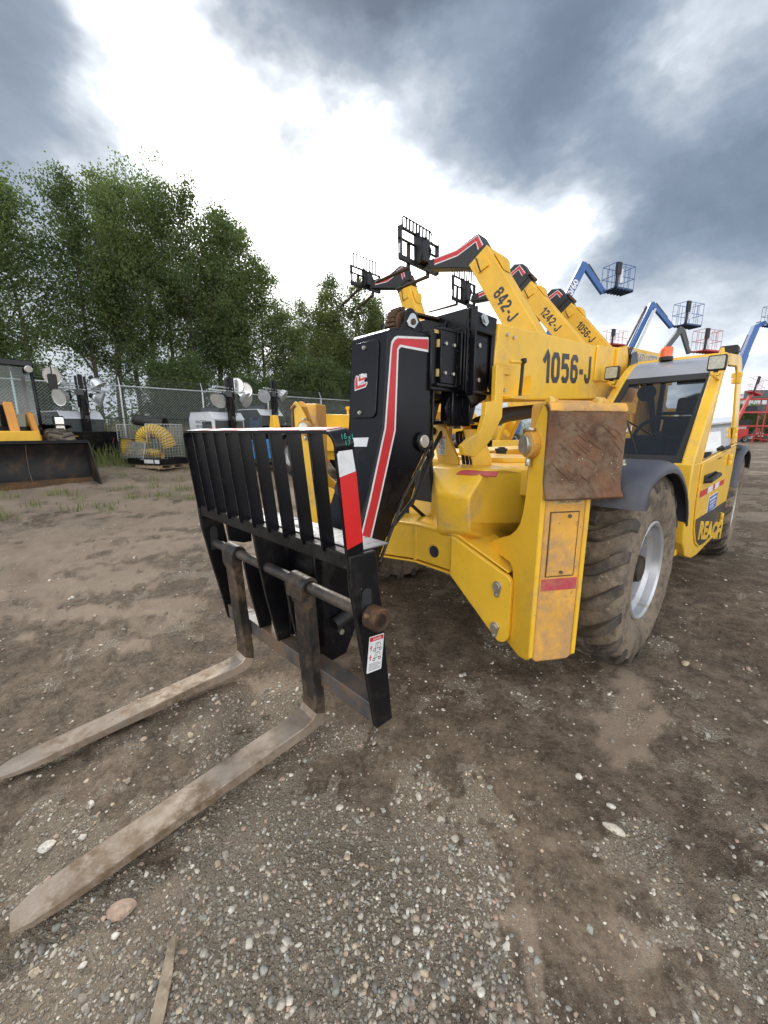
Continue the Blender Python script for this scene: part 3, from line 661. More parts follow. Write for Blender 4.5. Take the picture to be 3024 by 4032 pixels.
# red tape on the sloping hood face
S0 = Vector((.98, .19, 1.148)); ex = (Vector((.755, .40, top)) - Vector((.845, .035, top))); ey = (Vector((.8, .2, top)) - Vector((.98, .30, 1.152)))
TT = frame(Vector((.845, .035, top)), ex, ey)
mb = MB(); mb.prism([(.20, -.062), (.215, -.032), (.255, -.020), (.47, -.020), (.47, -.064)], -.004, .004, 'xy', T=TT)
mb.build('hood_tape', 'red_faded', tele)

# tower plate under the boom with hoses
mb = MB()
mb.prism([(-.25, 1.62), (-.235, 1.60), (-.135, 1.28), (.04, 1.28), (.04, 1.34), (-.085, 1.575), (-.10, 1.62)], .53, .56, 'yz')
mb.prism([(-.10, 1.62), (-.085, 1.575), (.04, 1.34), (.04, 1.28), (.17, 1.28), (.17, 1.34), (.075, 1.56), (.06, 1.62)], .30, .33, 'yz')
mb.prism([(.30, 1.60), (.545, 1.60), (.545, 1.62), (.30, 1.62)], -.25, .07, 'xz')
mb.prism([(.165, 1.28), (.165, 1.34), (.065, 1.57), (.055, 1.57), (.15, 1.335), (.15, 1.28)], .30, .54, 'yz')
mb.build('boom_tower', 'yellow', tele, bev=.006)
mb = MB()
for k, (y, dz) in enumerate(((-.02, 0), (.015, .01), (.05, -.01))): mb.tube([(.40, y - .04, 1.545 + dz), (.46, y - .03, 1.54), (.49, y, 1.48), (.48, y + .045, 1.38), (.47, y + .06, 1.27)], .013, 8)
mb.build('hydraulic_hose', 'dull_black', tele)
mb = MB(); mb.cyl((.56, -.205, 1.555), (.585, -.205, 1.555), .032, 14); mb.cyl((.585, -.205, 1.555), (.60, -.205, 1.555), .018, 8); mb.build('rubber_stop', 'dull_black', tele, bev=.004)
hazard_sticker(tele, frame((.5615, -.148, 1.375), (0, 1, 0), (0, 0, 1)), .072, .145)

# transverse beam with splayed outrigger arms
mb = MB()
mb.prism([(-1.1, .60), (-.45, .585), (-.03, .64), (.30, .635), (.33, .60), (.33, .88), (.30, .885), (-.03, .892), (-.45, .865), (-1.1, .78)], .905, .935, 'yz')
mb.prism([(-.95, .60), (-.45, .585), (-.03, .64), (.30, .635), (.30, .885), (-.03, .892), (-.45, .865), (-1.1, .78)], .66, .69, 'yz')
mb.build('outrigger_beam', 'yellow', tele, bev=.006)
mb = MB(); mb.prism([(-.95, .775), (-.45, .86), (-.03, .888), (.33, .88), (.72, .73), (.72, .745), (.33, .905), (-.03, .907), (-.45, .88), (-.95, .79)], .64, .945, 'yz')
mb.prism([(-.95, .59), (-.45, .575), (-.03, .628), (.30, .622), (.42, .545), (.42, .53), (.30, .608), (-.03, .614), (-.45, .56), (-.95, .575)], .64, .945, 'yz')
mb.box((.69, -.05, .63), (.94, -.02, .89)); mb.box((.66, .285, .62), (.942, .305, .89)); mb.build('beam_flange', 'yellow', tele, bev=.005)
mb = MB(); mb.prism(arc(.14, .737, .048, 0, 360, 20)[:-1], .933, .9365, 'yz'); mb.build('beam_hole', 'yellow_worn', tele)
mb = MB(); mb.prism(arc(.146, .735, .042, 0, 360, 20)[:-1], .9366, .9372, 'yz'); mb.build('beam_hole_shade', 'interior', tele)  # flat dark disc; the hole's inner shade is put into its colour
arm_o = [(.325, .885), (.345, .885), (.70, .742)] + arc(.705, .68, .06, 75, 0, 5) + [(.765, .40)] + arc(.705, .365, .06, 0, -100, 6) + [(.325, .625)]
for sgn in (1, -1):
    mb = MB()
    for x0 in (.955, .70): mb.prism([(y, z) for y, z in arm_o], x0, x0 + .032, 'yz')
    yo = 0 if sgn > 0 else -.46
    mb.build('outrigger_arm', 'yellow', tele, bev=.006, xf=lambda x, y, z: (x, sgn * y + yo, z))
    for zc in (.655, .395):
        mb = MB(); mb.prism(arc(.678, zc, .030, 0, 180, 8) + arc(.676, zc - .055, .017, 180, 360, 8), .987, .995, 'yz')
        mb.cyl((.995, .678, zc), (1.012, .678, zc), .023, 16); mb.cyl((.995, .676, zc - .055), (1.004, .676, zc - .055), .009, 6)
        mb.build('pivot_pin', 'bolt', tele, xf=lambda x, y, z: (x, sgn * y + yo, z), bev=.002)

# outriggers, folded up: column, pad and pin.  local axes: a = across the column, s = into it
P0 = Vector((1.05, .943, 0)); av = Vector((-.847, .531, 0)); sv = Vector((-.531, -.847, 0))
def outrigger(sgn, dy, dz, lab):
    def xf(a, s, z):
        q = P0 + av * a + sv * s; return (q.x, sgn * q.y + dy, z + dz)
    leg = MB()
    leg.prism(rrect(.012, .30, .243, 1.70, .03), 0, .20, 'xz')                       # column box (a,z) through s
    col = leg.build('outrigger', 'yellow_worn', tele, bev=.010, seg=3, xf=xf)
    if lab: col['label'] = lab
    g = MB()
    clean = [(.0, .33), (.03, .30), (.10, .282), (.16, .288), (.263, .30), (.262, .33), (.229, .665), (.223, .72), (.232, .765), (.265, .793), (.368, .797), (.575, .776), (.594, .819), (.383, .916), (.28, .958), (.225, 1.0), (.185, 1.05), (.165, 1.11), (.150, 1.20), (.138, 1.35), (.134, 1.42), (.125, 1.52), (.10, 1.60), (.035, 1.705), (.005, 1.72), (-.012, 1.705), (-.014, 1.66), (0, 1.2)]
    g.prism(clean, -.016, .012, 'yz')                                               # outline lies in (s,z); thickness along a
    g.prism(clean, .245, .272, 'yz')
    g.build('column_cheek', 'yellow', col, bev=.006, xf=xf)
    ear = MB()
    for a0 in (.012, .285): ear.prism([(.16, 1.25), (.16, 1.55), (.11, 1.68)] + arc(.045, 1.675, .045, 30, 180, 6) + [(-.002, 1.25)], a0, a0 + .03, 'yz')
    ear.prism(arc(.105, 1.485, .068, 0, 360, 20)[:-1], -.055, -.012, 'yz'); ear.build('pad_ear', 'yellow_worn', col, bev=.005, xf=xf)
    pn = MB(); pn.cyl((-.078, .105, 1.485), (.30, .105, 1.485), .048, 20); pn.cyl((-.04, .105, 1.555), (-.04, .105, 1.572), .024, 6); pn.cyl((-.04, .105, 1.375), (-.04, .105, 1.415), .016, 8); pn.build('pad_pin', 'bolt', col, bev=.004, xf=xf)
    pd = MB()
    prof = [(-.055, 1.215), (-.068, 1.228), (-.045, 1.262), (-.036, 1.30), (-.034, 1.60), (-.030, 1.655), (-.012, 1.682), (.004, 1.684)]
    th = .022
    poly = prof + [(s + th * .9, z - (.012 if i > 4 else -.006)) for i, (s, z) in reversed(list(enumerate(prof)))]
    pd.prism(poly, -.030, .402, 'yz'); pad = pd.build('outrigger_pad', 'rust', col, bev=.010, seg=3, xf=xf)
    ed = MB(); ed.prism([(-.0345, 1.648), (-.033, 1.665), (-.014, 1.690), (.006, 1.692), (.006, 1.684), (-.010, 1.682), (-.029, 1.660), (-.031, 1.645)], -.028, .398, 'yz'); ed.build('painted_edge', 'yellow_worn', pad, xf=xf)
    gr = MB(); rg = random.Random(4)
    for q in range(34):
        a0, z0, L = rg.uniform(.0, .36), rg.uniform(1.30, 1.62), rg.uniform(.02, .10); a1, z1 = min(.39, a0 + L), max(1.275, z0 - L * rg.uniform(.55, .8)); w0 = rg.uniform(.0008, .0022)
        gr.add([(a0, -.0365, z0 - w0), (a0, -.0365, z0 + w0), (a1, -.0372, z1 + w0), (a1, -.0372, z1 - w0)], [(0, 1, 2, 3)])
    gr.build('gouge', 'rust_dark', pad, xf=xf)['kind'] = 'stuff'
    gr = MB()
    for q in range(18):
        a0, z0 = rg.gauss(.06, .10) % .38, 1.29 + abs(rg.gauss(0, .08)) % .33; n_ = 5; r0 = rg.uniform(.0008, .0032)
        gr.add([(a0 + r0 * rg.uniform(.4, 1.3) * math.cos(6.28 * k / n_), -.0368, z0 + r0 * rg.uniform(.3, 1.0) * math.sin(6.28 * k / n_)) for k in range(n_)], [list(range(n_))])
    gr.build('paint_fleck', 'white', pad, xf=xf)['kind'] = 'stuff'
    pk = MB(); pk.box((-.01, .0, 1.24), (.39, .03, 1.66)); pk.build('pad_backing', 'yellow_worn', col, bev=.006, xf=xf)
    if sgn > 0:
        e = MB(); e.box((.041, -.0025, .796), (.209, .004, 1.149)); e.build('plate_gap', 'rust_dark', col, xf=xf)
        e = MB(); e.box((.046, -.0055, .801), (.204, .004, 1.144)); e.build('access_plate', 'yellow_worn', col, xf=xf, bev=.002)
        for a_, z_ in ((.15, 1.125), (.128, .822)): e = MB(); e.cyl((a_, -.014, z_), (a_, .0, z_), .010, 8); e.build('bolt', 'bar', col, xf=xf)
        e = MB(); e.box((.025, -.003, .72), (.232, .004, .785)); e.build('column_tape', 'red_faded', col, xf=xf)
        e = MB(); e.box((.055, -.0025, 1.188), (.225, .004, 1.214)); e.build('faded_label', 'yellow_lbl', col, xf=xf)
        text('lettering', 'PINCH POINT', .021, xf(.085, -.004, 1.193), av, (0, 0, 1), 'label_ink', col, ext=.0004)
    return col
M['yellow_lbl'] = mat('faded_label_film', (.55, .40, .16), .6, 0, .2, 30)
M['label_ink'] = mat('faded_label_ink', (.16, .13, .10), .7)
outrigger(1, 0, 0, 'front outrigger facing the viewer with a rusty pad')
outrigger(-1, -.48, .10, 'outrigger behind the fork carriage')
# ------------------------------------------------------------------ boom
def slope(x): return 1.7925 - .0600 * x           # underside of the outer boom
def boomline(x, h): return (x, slope(x) + h)
BW = .27
mb = MB(); mb.prism([boomline(.555, 0), boomline(.46, .505), boomline(-1.28, .495), boomline(-2.02, .520), boomline(-2.55, .40), boomline(-2.75, .1), boomline(-2.6, -.05), boomline(-1.9, .0)], -BW, BW)
boom = mb.build('boom', 'yellow', tele, bev=.012, seg=3)
mb = MB(); mb.prism([boomline(-1.27, .17), boomline(-1.265, .43), boomline(-1.30, .50), boomline(-2.02, .524), boomline(-2.08, .33), boomline(-1.85, .17)], BW, BW + .02)
mb.prism([boomline(-1.75, .14), boomline(-1.75, .5), boomline(-2.02, .528), boomline(-2.14, .34), boomline(-2.0, .14)], BW + .018, BW + .05)
mb.build('doubler_plate', 'yellow', boom, bev=.006)
mb = MB(); mb.cyl((-2.19, -.1, 2.365), (-2.19, .32, 2.365), .105, 24); mb.build('chain_roller', 'rust_dark', boom, bev=.01)
mb = MB(); mb.prism(arc(-2.20, 2.37, .075, 0, 180, 8) + [(-2.30, 2.22), (-2.10, 2.22)], .325, .335, 'xz'); mb.cyl((-2.20, .335, 2.36), (-2.20, .35, 2.36), .035, 12); mb.build('roller_keeper', 'galv', boom, bev=.002)
mb = MB(); mb.prism([boomline(-2.05, .12), boomline(-2.08, .46), boomline(-2.25, .50), boomline(-2.50, .1)], .34, .352); mb.build('end_cheek', 'black', boom)
for x, h in ((.36, .44), (.27, .43), (.44, .075), (.36, .07)): mb = MB(); mb.cyl((x, BW, slope(x) + h), (x, BW + .014, slope(x) + h), .015, 6); mb.build('boom_bolt', 'bolt', boom)
numerals('1056-J', .245, (-.210, BW + .0025, 1.935), (-1, 0, .072), (0, 0, 1), 'grey_text', boom, sx=1.10)
# hose bracket, hanger and guard on the boom side
mb = MB()
mb.prism([(.40, 1.985), (.375, 2.0), (.36, 1.99), (.30, 1.955), (.295, 1.66), (.44, 1.49), (.60, 1.40), (.72, 1.42), (.74, 1.475), (.66, 1.52), (.55, 1.56), (.50, 1.68), (.50, 1.75), (.395, 1.76)], BW + .04, BW + .075)
mb.prism([(.12, 1.955), (.29, 1.955), (.29, 2.0), (.12, 2.0)], BW, BW + .02); mb.box((.28, BW, 1.78), (.30, BW + .05, 2.0))
mb.tube([(.28, BW + .10, 2.02), (.10, BW + .10, 2.035), (.085, BW + .10, 2.03)], .012, 8)
mb.prism([(.06, 1.785), (.28, 1.78), (.28, 1.80), (.06, 1.81)], BW, BW + .13)
mb.grid(lambda u, v: (.06 - .17 * math.sin(u * math.pi / 2), BW + .002 + .10 * v * (1 - .5 * u), 1.80 + .17 * (1 - math.cos(u * math.pi / 2))), 10, 1)
mb.build('hose_bracket', 'yellow', boom, bev=.004, xf=lambda x, y, z: (x + .19, y, z - .011))
mb = MB(); mb.tube([(.072, BW + .11, 2.05), (.075, BW + .11, 1.93), (.085, BW + .11, 1.80)], .012, 8); mb.cyl((.072, BW + .10, 2.04), (.072, BW + .13, 2.04), .018, 10); mb.build('rubber_strap', 'rubber_strip', boom, xf=lambda x, y, z: (x + .245, y, z - .011))
# telescoping black sections
def section(name, x0, x1, hw, z0, z1, lower=None, m='black'):
    mb = MB(); mb.box((x0, -hw, z0), (x1, hw, z1)); o_ = mb.build(name, m, tele, bev=.008); return o_
sec2 = section('boom_collar', .50, .76, .24, 1.80, 2.19)
mb = MB()
mb.prism([(.46, 2.30), (.79, 2.305), (.79, 1.80), (.70, 1.70), (.62, 1.74), (.53, 1.78)], .238, .252); mb.prism([(.46, 2.30), (.79, 2.305), (.79, 1.80), (.70, 1.70), (.62, 1.74), (.53, 1.78)], -.252, -.238)
mb.prism([(.54, 1.80), (.545, 2.20), (.505, 2.20), (.51, 1.80)], .253, .272); mb.prism([(.52, 2.17), (.76, 2.17), (.76, 2.195), (.52, 2.195)], .20, .285); mb.prism([(.55, 1.795), (.75, 1.795), (.75, 1.815), (.55, 1.815)], .20, .285)
mb.prism([(.76, 1.78), (.775, 1.78), (.775, 2.31), (.76, 2.31)], -.25, .30)
mb.prism([(.535, 1.78), (.60, 1.60), (.72, 1.585), (.86, 1.585), (.90, 1.70), (.84, 1.80)], .16, .175); mb.prism([(.535, 1.78), (.60, 1.60), (.72, 1.585), (.86, 1.585), (.90, 1.70), (.84, 1.80)], -.175, -.16)
mb.prism([(.55, 1.60), (.90, 1.60), (.90, 1.62), (.55, 1.62)], -.17, .17); mb.prism([(.70, 1.585), (.715, 1.585), (.715, 1.80), (.70, 1.80)], .17, .235); mb.prism([(.84, 1.60), (.855, 1.60), (.855, 1.80), (.84, 1.80)], .10, .20)
mb.box((.46, -.25, 2.17), (.79, .25, 2.20)); mb.build('collar_flange', 'black', sec2, bev=.005)
for x, z in ((.665, 2.10), (.66, 1.885)): mb = MB(); mb.cyl((x, .24, z), (x, .262, z), .015, 6); mb.cyl((x, .24, z), (x, .246, z), .024, 14); mb.build('bolt', 'bolt', sec2)
mb = MB(); mb.prism([(.575, 2.255), (.60, 2.29), (.635, 2.30), (.665, 2.275), (.64, 2.235), (.60, 2.225)], .252, .262); mb.cyl((.625, .262, 2.265), (.625, .272, 2.265), .022, 12); mb.build('chain_anchor', 'galv', sec2, bev=.002)
sec3 = section('inner_boom', .10, 1.06, .185, 1.80, 2.15)
mb = MB()
mb.box((.83, .186, 1.845), (1.0, .212, 2.15)); mb.box((.83, -.212, 1.845), (1.0, -.186, 2.15)); mb.box((.82, -.215, 2.150), (1.0, .215, 2.168)); mb.box((.82, -.215, 1.825), (1.03, .215, 1.843)); mb.box((.83, .205, 1.84), (.842, .245, 2.16)); mb.box((.80, .18, 1.81), (.815, .25, 2.18))
mb.build('wear_pad_housing', 'black', sec3, bev=.004)
for lo_, hi_ in (((1.0, .18, 2.053), (1.012, .20, 2.097)), ((1.0, .18, 1.883), (1.012, .20, 1.927)), ((1.0, .10, 2.13), (1.035, .19, 2.15))): mb = MB(); mb.box(lo_, hi_); mb.build('wear_pad', 'yellow_lbl', sec3)
for x in (.965, .885):
    for z in (2.075, 1.905): mb = MB(); mb.cyl((x, .212, z), (x, .226, z), .011, 6); mb.build('bolt', 'bolt', sec3)
# extend chains on the top of the head with their sheaves and anchors
mb = MB(); mb.cyl((1.12, -.06, 2.20), (1.12, .02, 2.20), .072, 20); mb.build('chain_sheave', 'rust_dark', sec3, bev=.008)
mb = MB(); mb.cyl((.55, -.05, 2.27), (.55, .05, 2.27), .05, 18); mb.build('chain_sheave', 'rust_dark', sec3, bev=.008)
mb = MB()
for k in range(26):
    f = k / 25; x = 1.13 - f * .66; z = 2.272 + .035 * f; mb.cbox((x, -.02, z), (.021, .060, .015)); mb.cbox((x + .012, -.02, z), (.012, .044, .009))
for k in range(9):
    a = R_(90 - k * 17); mb.cbox((1.12 + .084 * math.cos(a), -.02, 2.20 + .084 * math.sin(a)), (.02, .062, .02))
mb.build('leaf_chain', 'rust_dark', sec3, bev=.002)
mb = MB()
mb.prism([(1.02, 2.13), (1.0, 2.18), (1.06, 2.255)] + arc(1.11, 2.225, .055, 120, -20, 6) + [(1.22, 2.13)], .045, .065); mb.prism([(1.02, 2.13), (1.0, 2.18), (1.06, 2.255), (1.13, 2.275), (1.22, 2.13)], -.10, -.085); mb.prism([(.84, 2.14), (.76, 2.30), (.72, 2.305), (.72, 2.14)], .05, .07)
mb.prism([(.80, 2.15), (.80, 2.24), (.60, 2.30), (.46, 2.30), (.46, 2.15)], -.24, .02); mb.build('sheave_bracket', 'black', sec3, bev=.005)
mb = MB(); mb.prism([(1.055, 2.205)] + arc(1.10, 2.215, .035, 120, 20, 5) + [(1.155, 2.195), (1.14, 2.17), (1.09, 2.165)], .066, .074); mb.build('sheave_keeper', 'galv', sec3, bev=.002)
mb = MB(); mb.cyl((1.105, .074, 2.20), (1.105, .084, 2.20), .018, 10); mb.build('keeper_bolt', 'rust_dark', sec3)
# head casting (goose neck)
side = [(1.395, 2.085), (1.375, 2.105), (1.35, 2.112), (1.04, 2.126), (1.035, 1.93), (1.06, 1.875), (1.045, 1.855), (1.03, 1.85), (1.022, 1.49), (1.10, 1.385), (1.27, 1.165), (1.47, .80), (1.56, .72), (1.66, .70), (1.70, .78), (1.66, .93), (1.545, 1.20), (1.43, 1.578)]
GW = .165
mb = MB(); mb.prism(side, -GW, GW); head = mb.build('boom_head', 'black', tele, bev=.014, seg=3)
mb = MB(); mb.prism([(1.018, 1.44), (1.018, 1.84), (1.006, 1.84), (1.006, 1.44)], .155, .172); mb.tube([(1.018, .168, 1.49), (1.10, .168, 1.375), (1.27, .168, 1.155), (1.465, .168, .79)], .010, 8); mb.build('weld_edge', 'black_worn', head)
st_out = [(1.066, 2.104), (1.33, 2.072), (1.352, 2.062), (1.374, 2.036), (1.381, 2.0), (1.425, 1.572), (1.545, 1.17), (1.622, .94), (1.60, .865), (1.535, .925), (1.455, 1.175), (1.338, 1.556), (1.318, 2.002), (1.300, 2.017), (1.066, 2.020)]
mb = MB(); mb.prism(st_out, GW, GW + .0015); mb.build('white_edging', 'white', head)
st_in = [(1.070, 2.092), (1.325, 2.060), (1.348, 2.048), (1.365, 2.024), (1.371, 1.995), (1.414, 1.570), (1.532, 1.172), (1.608, .945), (1.597, .895), (1.546, .935), (1.468, 1.175), (1.351, 1.560), (1.332, 2.004), (1.309, 2.030), (1.070, 2.034)]
mb = MB(); mb.prism(st_in, GW + .0015, GW + .0028); mb.build('red_stripe', 'red', head)
mb = MB(); mb.cyl((1.115, GW - .01, 1.492), (1.115, GW + .035, 1.492), .040, 24); mb.build('head_pin', 'bolt', head, bev=.004)
mb = MB(); mb.lathe([(.042, GW), (.056, GW), (.056, GW + .024), (.042, GW + .024)], 24, T=Matrix.Translation((1.118, 0, 1.492)), closed=True, axis='y'); mb.prism([(1.10, 1.55), (1.13, 1.55), (1.13, 1.44), (1.10, 1.44)], GW, GW + .012); mb.cyl((1.11, GW + .012, 1.435), (1.11, GW + .03, 1.435), .010, 8); mb.build('pin_collar', 'black', head, bev=.003)
# front cover plate with logo: panel lies in the front face
fo = Vector((1.398, 0, 2.08)); fy = (Vector((1.398, 0, 2.08)) - Vector((1.433, 0, 1.578))).normalized()
FT = frame(Vector((1.432, 0, 1.585)), (0, 1, 0), fy)           # x right (machine left), y up the face, z outwards
mb = MB(); mb.prism(rrect(-.135, .045, .098, .475, .035), .0, .007, 'xy', T=FT); cover = mb.build('cover_plate', 'black', head, bev=.003)
for x, y in ((-.02, .44), (-.035, .075)): mb = MB(); mb.cyl(FT @ Vector((x, y, .006)), FT @ Vector((x, y, .016)), .012, 16); mb.cyl(FT @ Vector((x, y, .014)), FT @ Vector((x, y, .024)), .009, 6); mb.build('cover_bolt', 'bolt', head)
LT_ = FT @ Matrix.Translation((-.092, .212, .0075)) @ Matrix.Rotation(R_(8), 4, 'Z') @ Matrix.Scale(.80, 4)
Lwide = [(-.008, -.008), (.118, -.008), (.138, .012), (.138, .028), (.060, .028), (.138, .060), (.138, .074), (.095, .098), (.05, .098), (.05, .083), (.03, .098), (.012, .098), (.012, .086), (.0, .075)]
mb = MB(); mb.prism(Lwide, 0, .0008, 'xy', T=LT_); mb.build('logo_outline', 'white', head)
mb = MB(); mb.prism([(0, 0), (.115, 0), (.132, .018), (.128, .022), (.030, .022), (.030, .090), (.018, .090), (.018, .080), (.006, .070)], .001, .0016, 'xy', T=LT_)
mb.prism([(.044, .050), (.122, .050), (.132, .066), (.066, .066), (.066, .092), (.056, .092), (.056, .084), (.046, .078)], .001, .0016, 'xy', T=LT_); mb.build('logo', 'red', head)
for s_, x, y in (('OAD', .066, .064), ('IFTER', .033, .018)):
    text('logo_lettering', s_, .027, LT_ @ Vector((x, y, .002)), LT_.to_3x3() @ Vector((1, 0, 0)), LT_.to_3x3() @ Vector((.15, 1, 0)), 'white', head, ext=.0006, off=.0006, sx=1.0)
ly = Vector((1.545, 0, 1.20)) - Vector((1.43, 0, 1.578))
GT = frame(Vector((1.436, -.14, 1.56)), (0, 1, 0), -ly)
mb = MB(); mb.prism([(.03, -.105), (.195, -.10), (.195, -.045), (.03, -.05)], .0, .002, 'xy', T=GT); mb.build('blank_label', 'white', head)
mb = MB(); mb.prism(arc(.04, -.36, .062, 0, 360, 20)[:-1], 0, .003, 'xy', T=GT); mb.build('lightening_hole_shade', 'interior', head)  # no opening cut; the dark disc colour stands for the shade inside
# lift cylinder and compensating cylinder under the boom
mb = MB(); mb.tube([(.35, .06, 1.60), (-.1, .03, 1.69), (-1.0, 0, 1.77), (-1.9, 0, 1.84)], .062, 18); mb.build('lift_cylinder', 'dull_black', tele)
mb = MB(); mb.cyl((1.0, -.13, 1.60), (1.0, .10, 1.60), .045, 14); mb.build('cross_pin', 'bar', tele)

mb = MB(); mb.tube([(1.02, -.12, 1.62), (1.12, -.19, 1.40), (1.35, -.20, 1.15), (1.58, -.17, .92), (1.74, -.10, .80)], .014, 8); mb.build('hydraulic_hose', 'dull_black', tele)
mb = MB(); mb.tube([(.98, .10, 1.60), (.96, .13, 1.40), (1.10, .10, 1.12), (1.30, .06, .92), (1.60, .05, .70)], .014, 8); mb.build('hydraulic_hose', 'dull_black', tele)
mb = MB(); mb.tube([(.95, .0, 1.60), (.90, .06, 1.35), (.80, .02, 1.05), (.62, -.05, .95)], .016, 8); mb.build('hydraulic_hose', 'dull_black', tele)
mb = MB(); mb.tube([(.50, -.12, 1.62), (.72, -.15, 1.30), (.80, -.2, 1.0), (.6, -.2, .85)], .016, 8); mb.build('hydraulic_hose', 'dull_black', tele)
# ------------------------------------------------------------------ fork carriage
def cyaw(x, y, z): return (x - .0393 * (y - .70), y, z)
def carriage_plate(mb, y0, y1):
    mb.prism([(1.995, 1.097), (1.962, .854), (1.905, .34), (1.899, .295), (1.990, .292), (1.998, .307), (2.037, .528), (2.073, .71), (2.098, .863), (2.116, .961), (2.125, 1.097)], y0, y1)
car = MB()
car.box((1.985, -.728, 1.035), (2.112, .70, 1.097)); carriage = car.build('fork_carriage', 'black_worn', tele, bev=.005, xf=cyaw)
for y0 in (.70, -.752):
    mb = MB(); carriage_plate(mb, y0, y0 + .024); mb.build('side_plate', 'black_worn', carriage, bev=.004, xf=cyaw)
for y0 in (.7245, -.7275):
    mb = MB(); sl_ = [(2.022, .80), (2.022, .925)] + arc(2.045, .93, .024, 180, 0, 6) + [(2.069, .80)]
    mb.prism(sl_, y0, y0 + .0012)
    mb.build('tube_slot_shade', 'interior', carriage, xf=cyaw)  # slot is not cut; its inner shade is painted as a dark sheet
mb = MB()
for y, full in ((-.075, 1), (.155, 0), (-.285, 0), (-.42, 2)):
    if full == 1: p_ = [(1.94, 1.035), (2.108, 1.035), (2.086, .86), (2.055, .66), (2.0, .392), (1.925, .392)]
    elif full == 2: p_ = [(1.95, 1.035), (2.095, 1.035), (2.085, .93), (2.0, .90), (1.95, .90)]
    else: p_ = [(1.93, .83), (2.06, .84), (2.072, .825), (2.05, .66), (2.0, .395), (1.925, .395)]
    mb.prism(p_, y, y + .018)
mb.build('web_plate', 'black_worn', carriage, bev=.003, xf=cyaw)
mb = MB(); mb.prism([(1.90, .392), (1.997, .398), (1.991, .300), (1.975, .300), (1.978, .375), (1.90, .37)], -.728, .70); mb.build('lower_bar', 'bar', carriage, bev=.004, xf=cyaw)
mb = MB(); mb.box((1.90, -.70, 1.0985), (2.06, .70, 1.104)); mb.build('top_shelf', 'shelf', carriage, bev=.001, xf=cyaw)
mb = MB(); mb.cyl((2.040, -.735, .843), (2.040, .80, .843), .0275, 28); mb.build('fork_tube', 'bar_dark', carriage, xf=cyaw)
mb = MB(); mb.lathe([(.028, .742), (.047, .742), (.047, .80), (.040, .806), (.036, .800), (.0001, .800)], 28, T=Matrix.Translation((2.040, 0, .843)), axis='y'); mb.build('tube_collar', 'rust_dark', carriage, bev=.002, xf=cyaw)
for a_ in (28, 205): mb = MB(); c_, s_ = math.cos(R_(a_)), math.sin(R_(a_)); mb.cyl((2.040 + .045 * c_, .772, .843 + .045 * s_), (2.040 + .060 * c_, .772, .843 + .060 * s_), .009, 8); mb.build('collar_bolt', 'bar', carriage, xf=cyaw)
def gyaw(x, y, z):                    # the guard leans forward with the carriage
    return cyaw(x, y, z - .012 + (gx(z) - x) * .14)
# load guard
gx = lambda z: 2.127 + .10 * (z - 1.1)
path = [(.706, 1.098), (.706, 1.50)] + arc(.656, 1.508, .052, 0, 90, 6) + arc(-.690, 1.522, .040, 90, 180, 5) + [(-.73, 1.098)]
mb = MB(); rings = []
for i, (y, z) in enumerate(path):
    a = path[max(0, i - 1)]; b = path[min(len(path) - 1, i + 1)]; L = math.hypot(b[0] - a[0], b[1] - a[1]); ny, nz = -(b[1] - a[1]) / L * .006, (b[0] - a[0]) / L * .006
    rings.append([(gx(z), y - ny, z - nz), (gx(z), y + ny, z + nz), (gx(z) - .082, y + ny, z + nz), (gx(z) - .082, y - ny, z - nz)])
mb.frusta(rings); guard = mb.build('load_guard', 'black', carriage, bev=.002, xf=gyaw)
for k in range(1, 10):
    y = .70 - .143 * k
    mb = MB(); mb.prism([(gx(1.092), 1.092), (gx(1.555), 1.555), (gx(1.555) - .062, 1.555), (gx(1.092) - .062, 1.092)], y - .0045, y + .0045); mb.build('guard_slat', 'black', guard, bev=.0015, xf=gyaw)
mb = MB(); mb.prism([(gx(1.405) - .004, 1.405), (gx(1.492) - .004, 1.485), (gx(1.492) - .012, 1.494), (gx(1.49) - .070, 1.490), (gx(1.405) - .076, 1.412)], .7125, .7142); mb.build('white_tape', 'white', guard, xf=gyaw)
mb = MB(); mb.prism([(gx(1.135) - .004, 1.135), (gx(1.404) - .004, 1.404), (gx(1.404) - .078, 1.411), (gx(1.14) - .080, 1.142)], .7125, .7142); mb.build('red_tape', 'red_bright', guard, xf=gyaw)
mb = MB(); mb2 = MB()
edges = [(.66, .54, 1), (.54, .50, 0), (.50, .18, 1), (.18, -.02, 0), (-.02, -.22, 1), (-.22, -.36, 0), (-.36, -.50, 1), (-.50, -.68, 0)]
for a, b, r in edges: (mb if r else mb2).box((gx(1.56) - .080, b, 1.5665), (gx(1.56) - .002, a, 1.568))
mb.build('red_tape', 'red_faded', guard, xf=gyaw); mb2.build('white_tape', 'white', guard, xf=gyaw)
for s_, x, z in (('16', 2.145, 1.523), ('12', 2.128, 1.500), ('x1', 2.113, 1.522)): text('marker_writing', s_, .028, (x, .7136, z), (-1, 0, .15), (0, 0, 1), 'teal', guard, ext=.0003, off=-.0006)
hazard_sticker(carriage, frame((2.049, .7245, .585), (-.99, .039, -.10), (.17, 0, 1)), .078, .158)
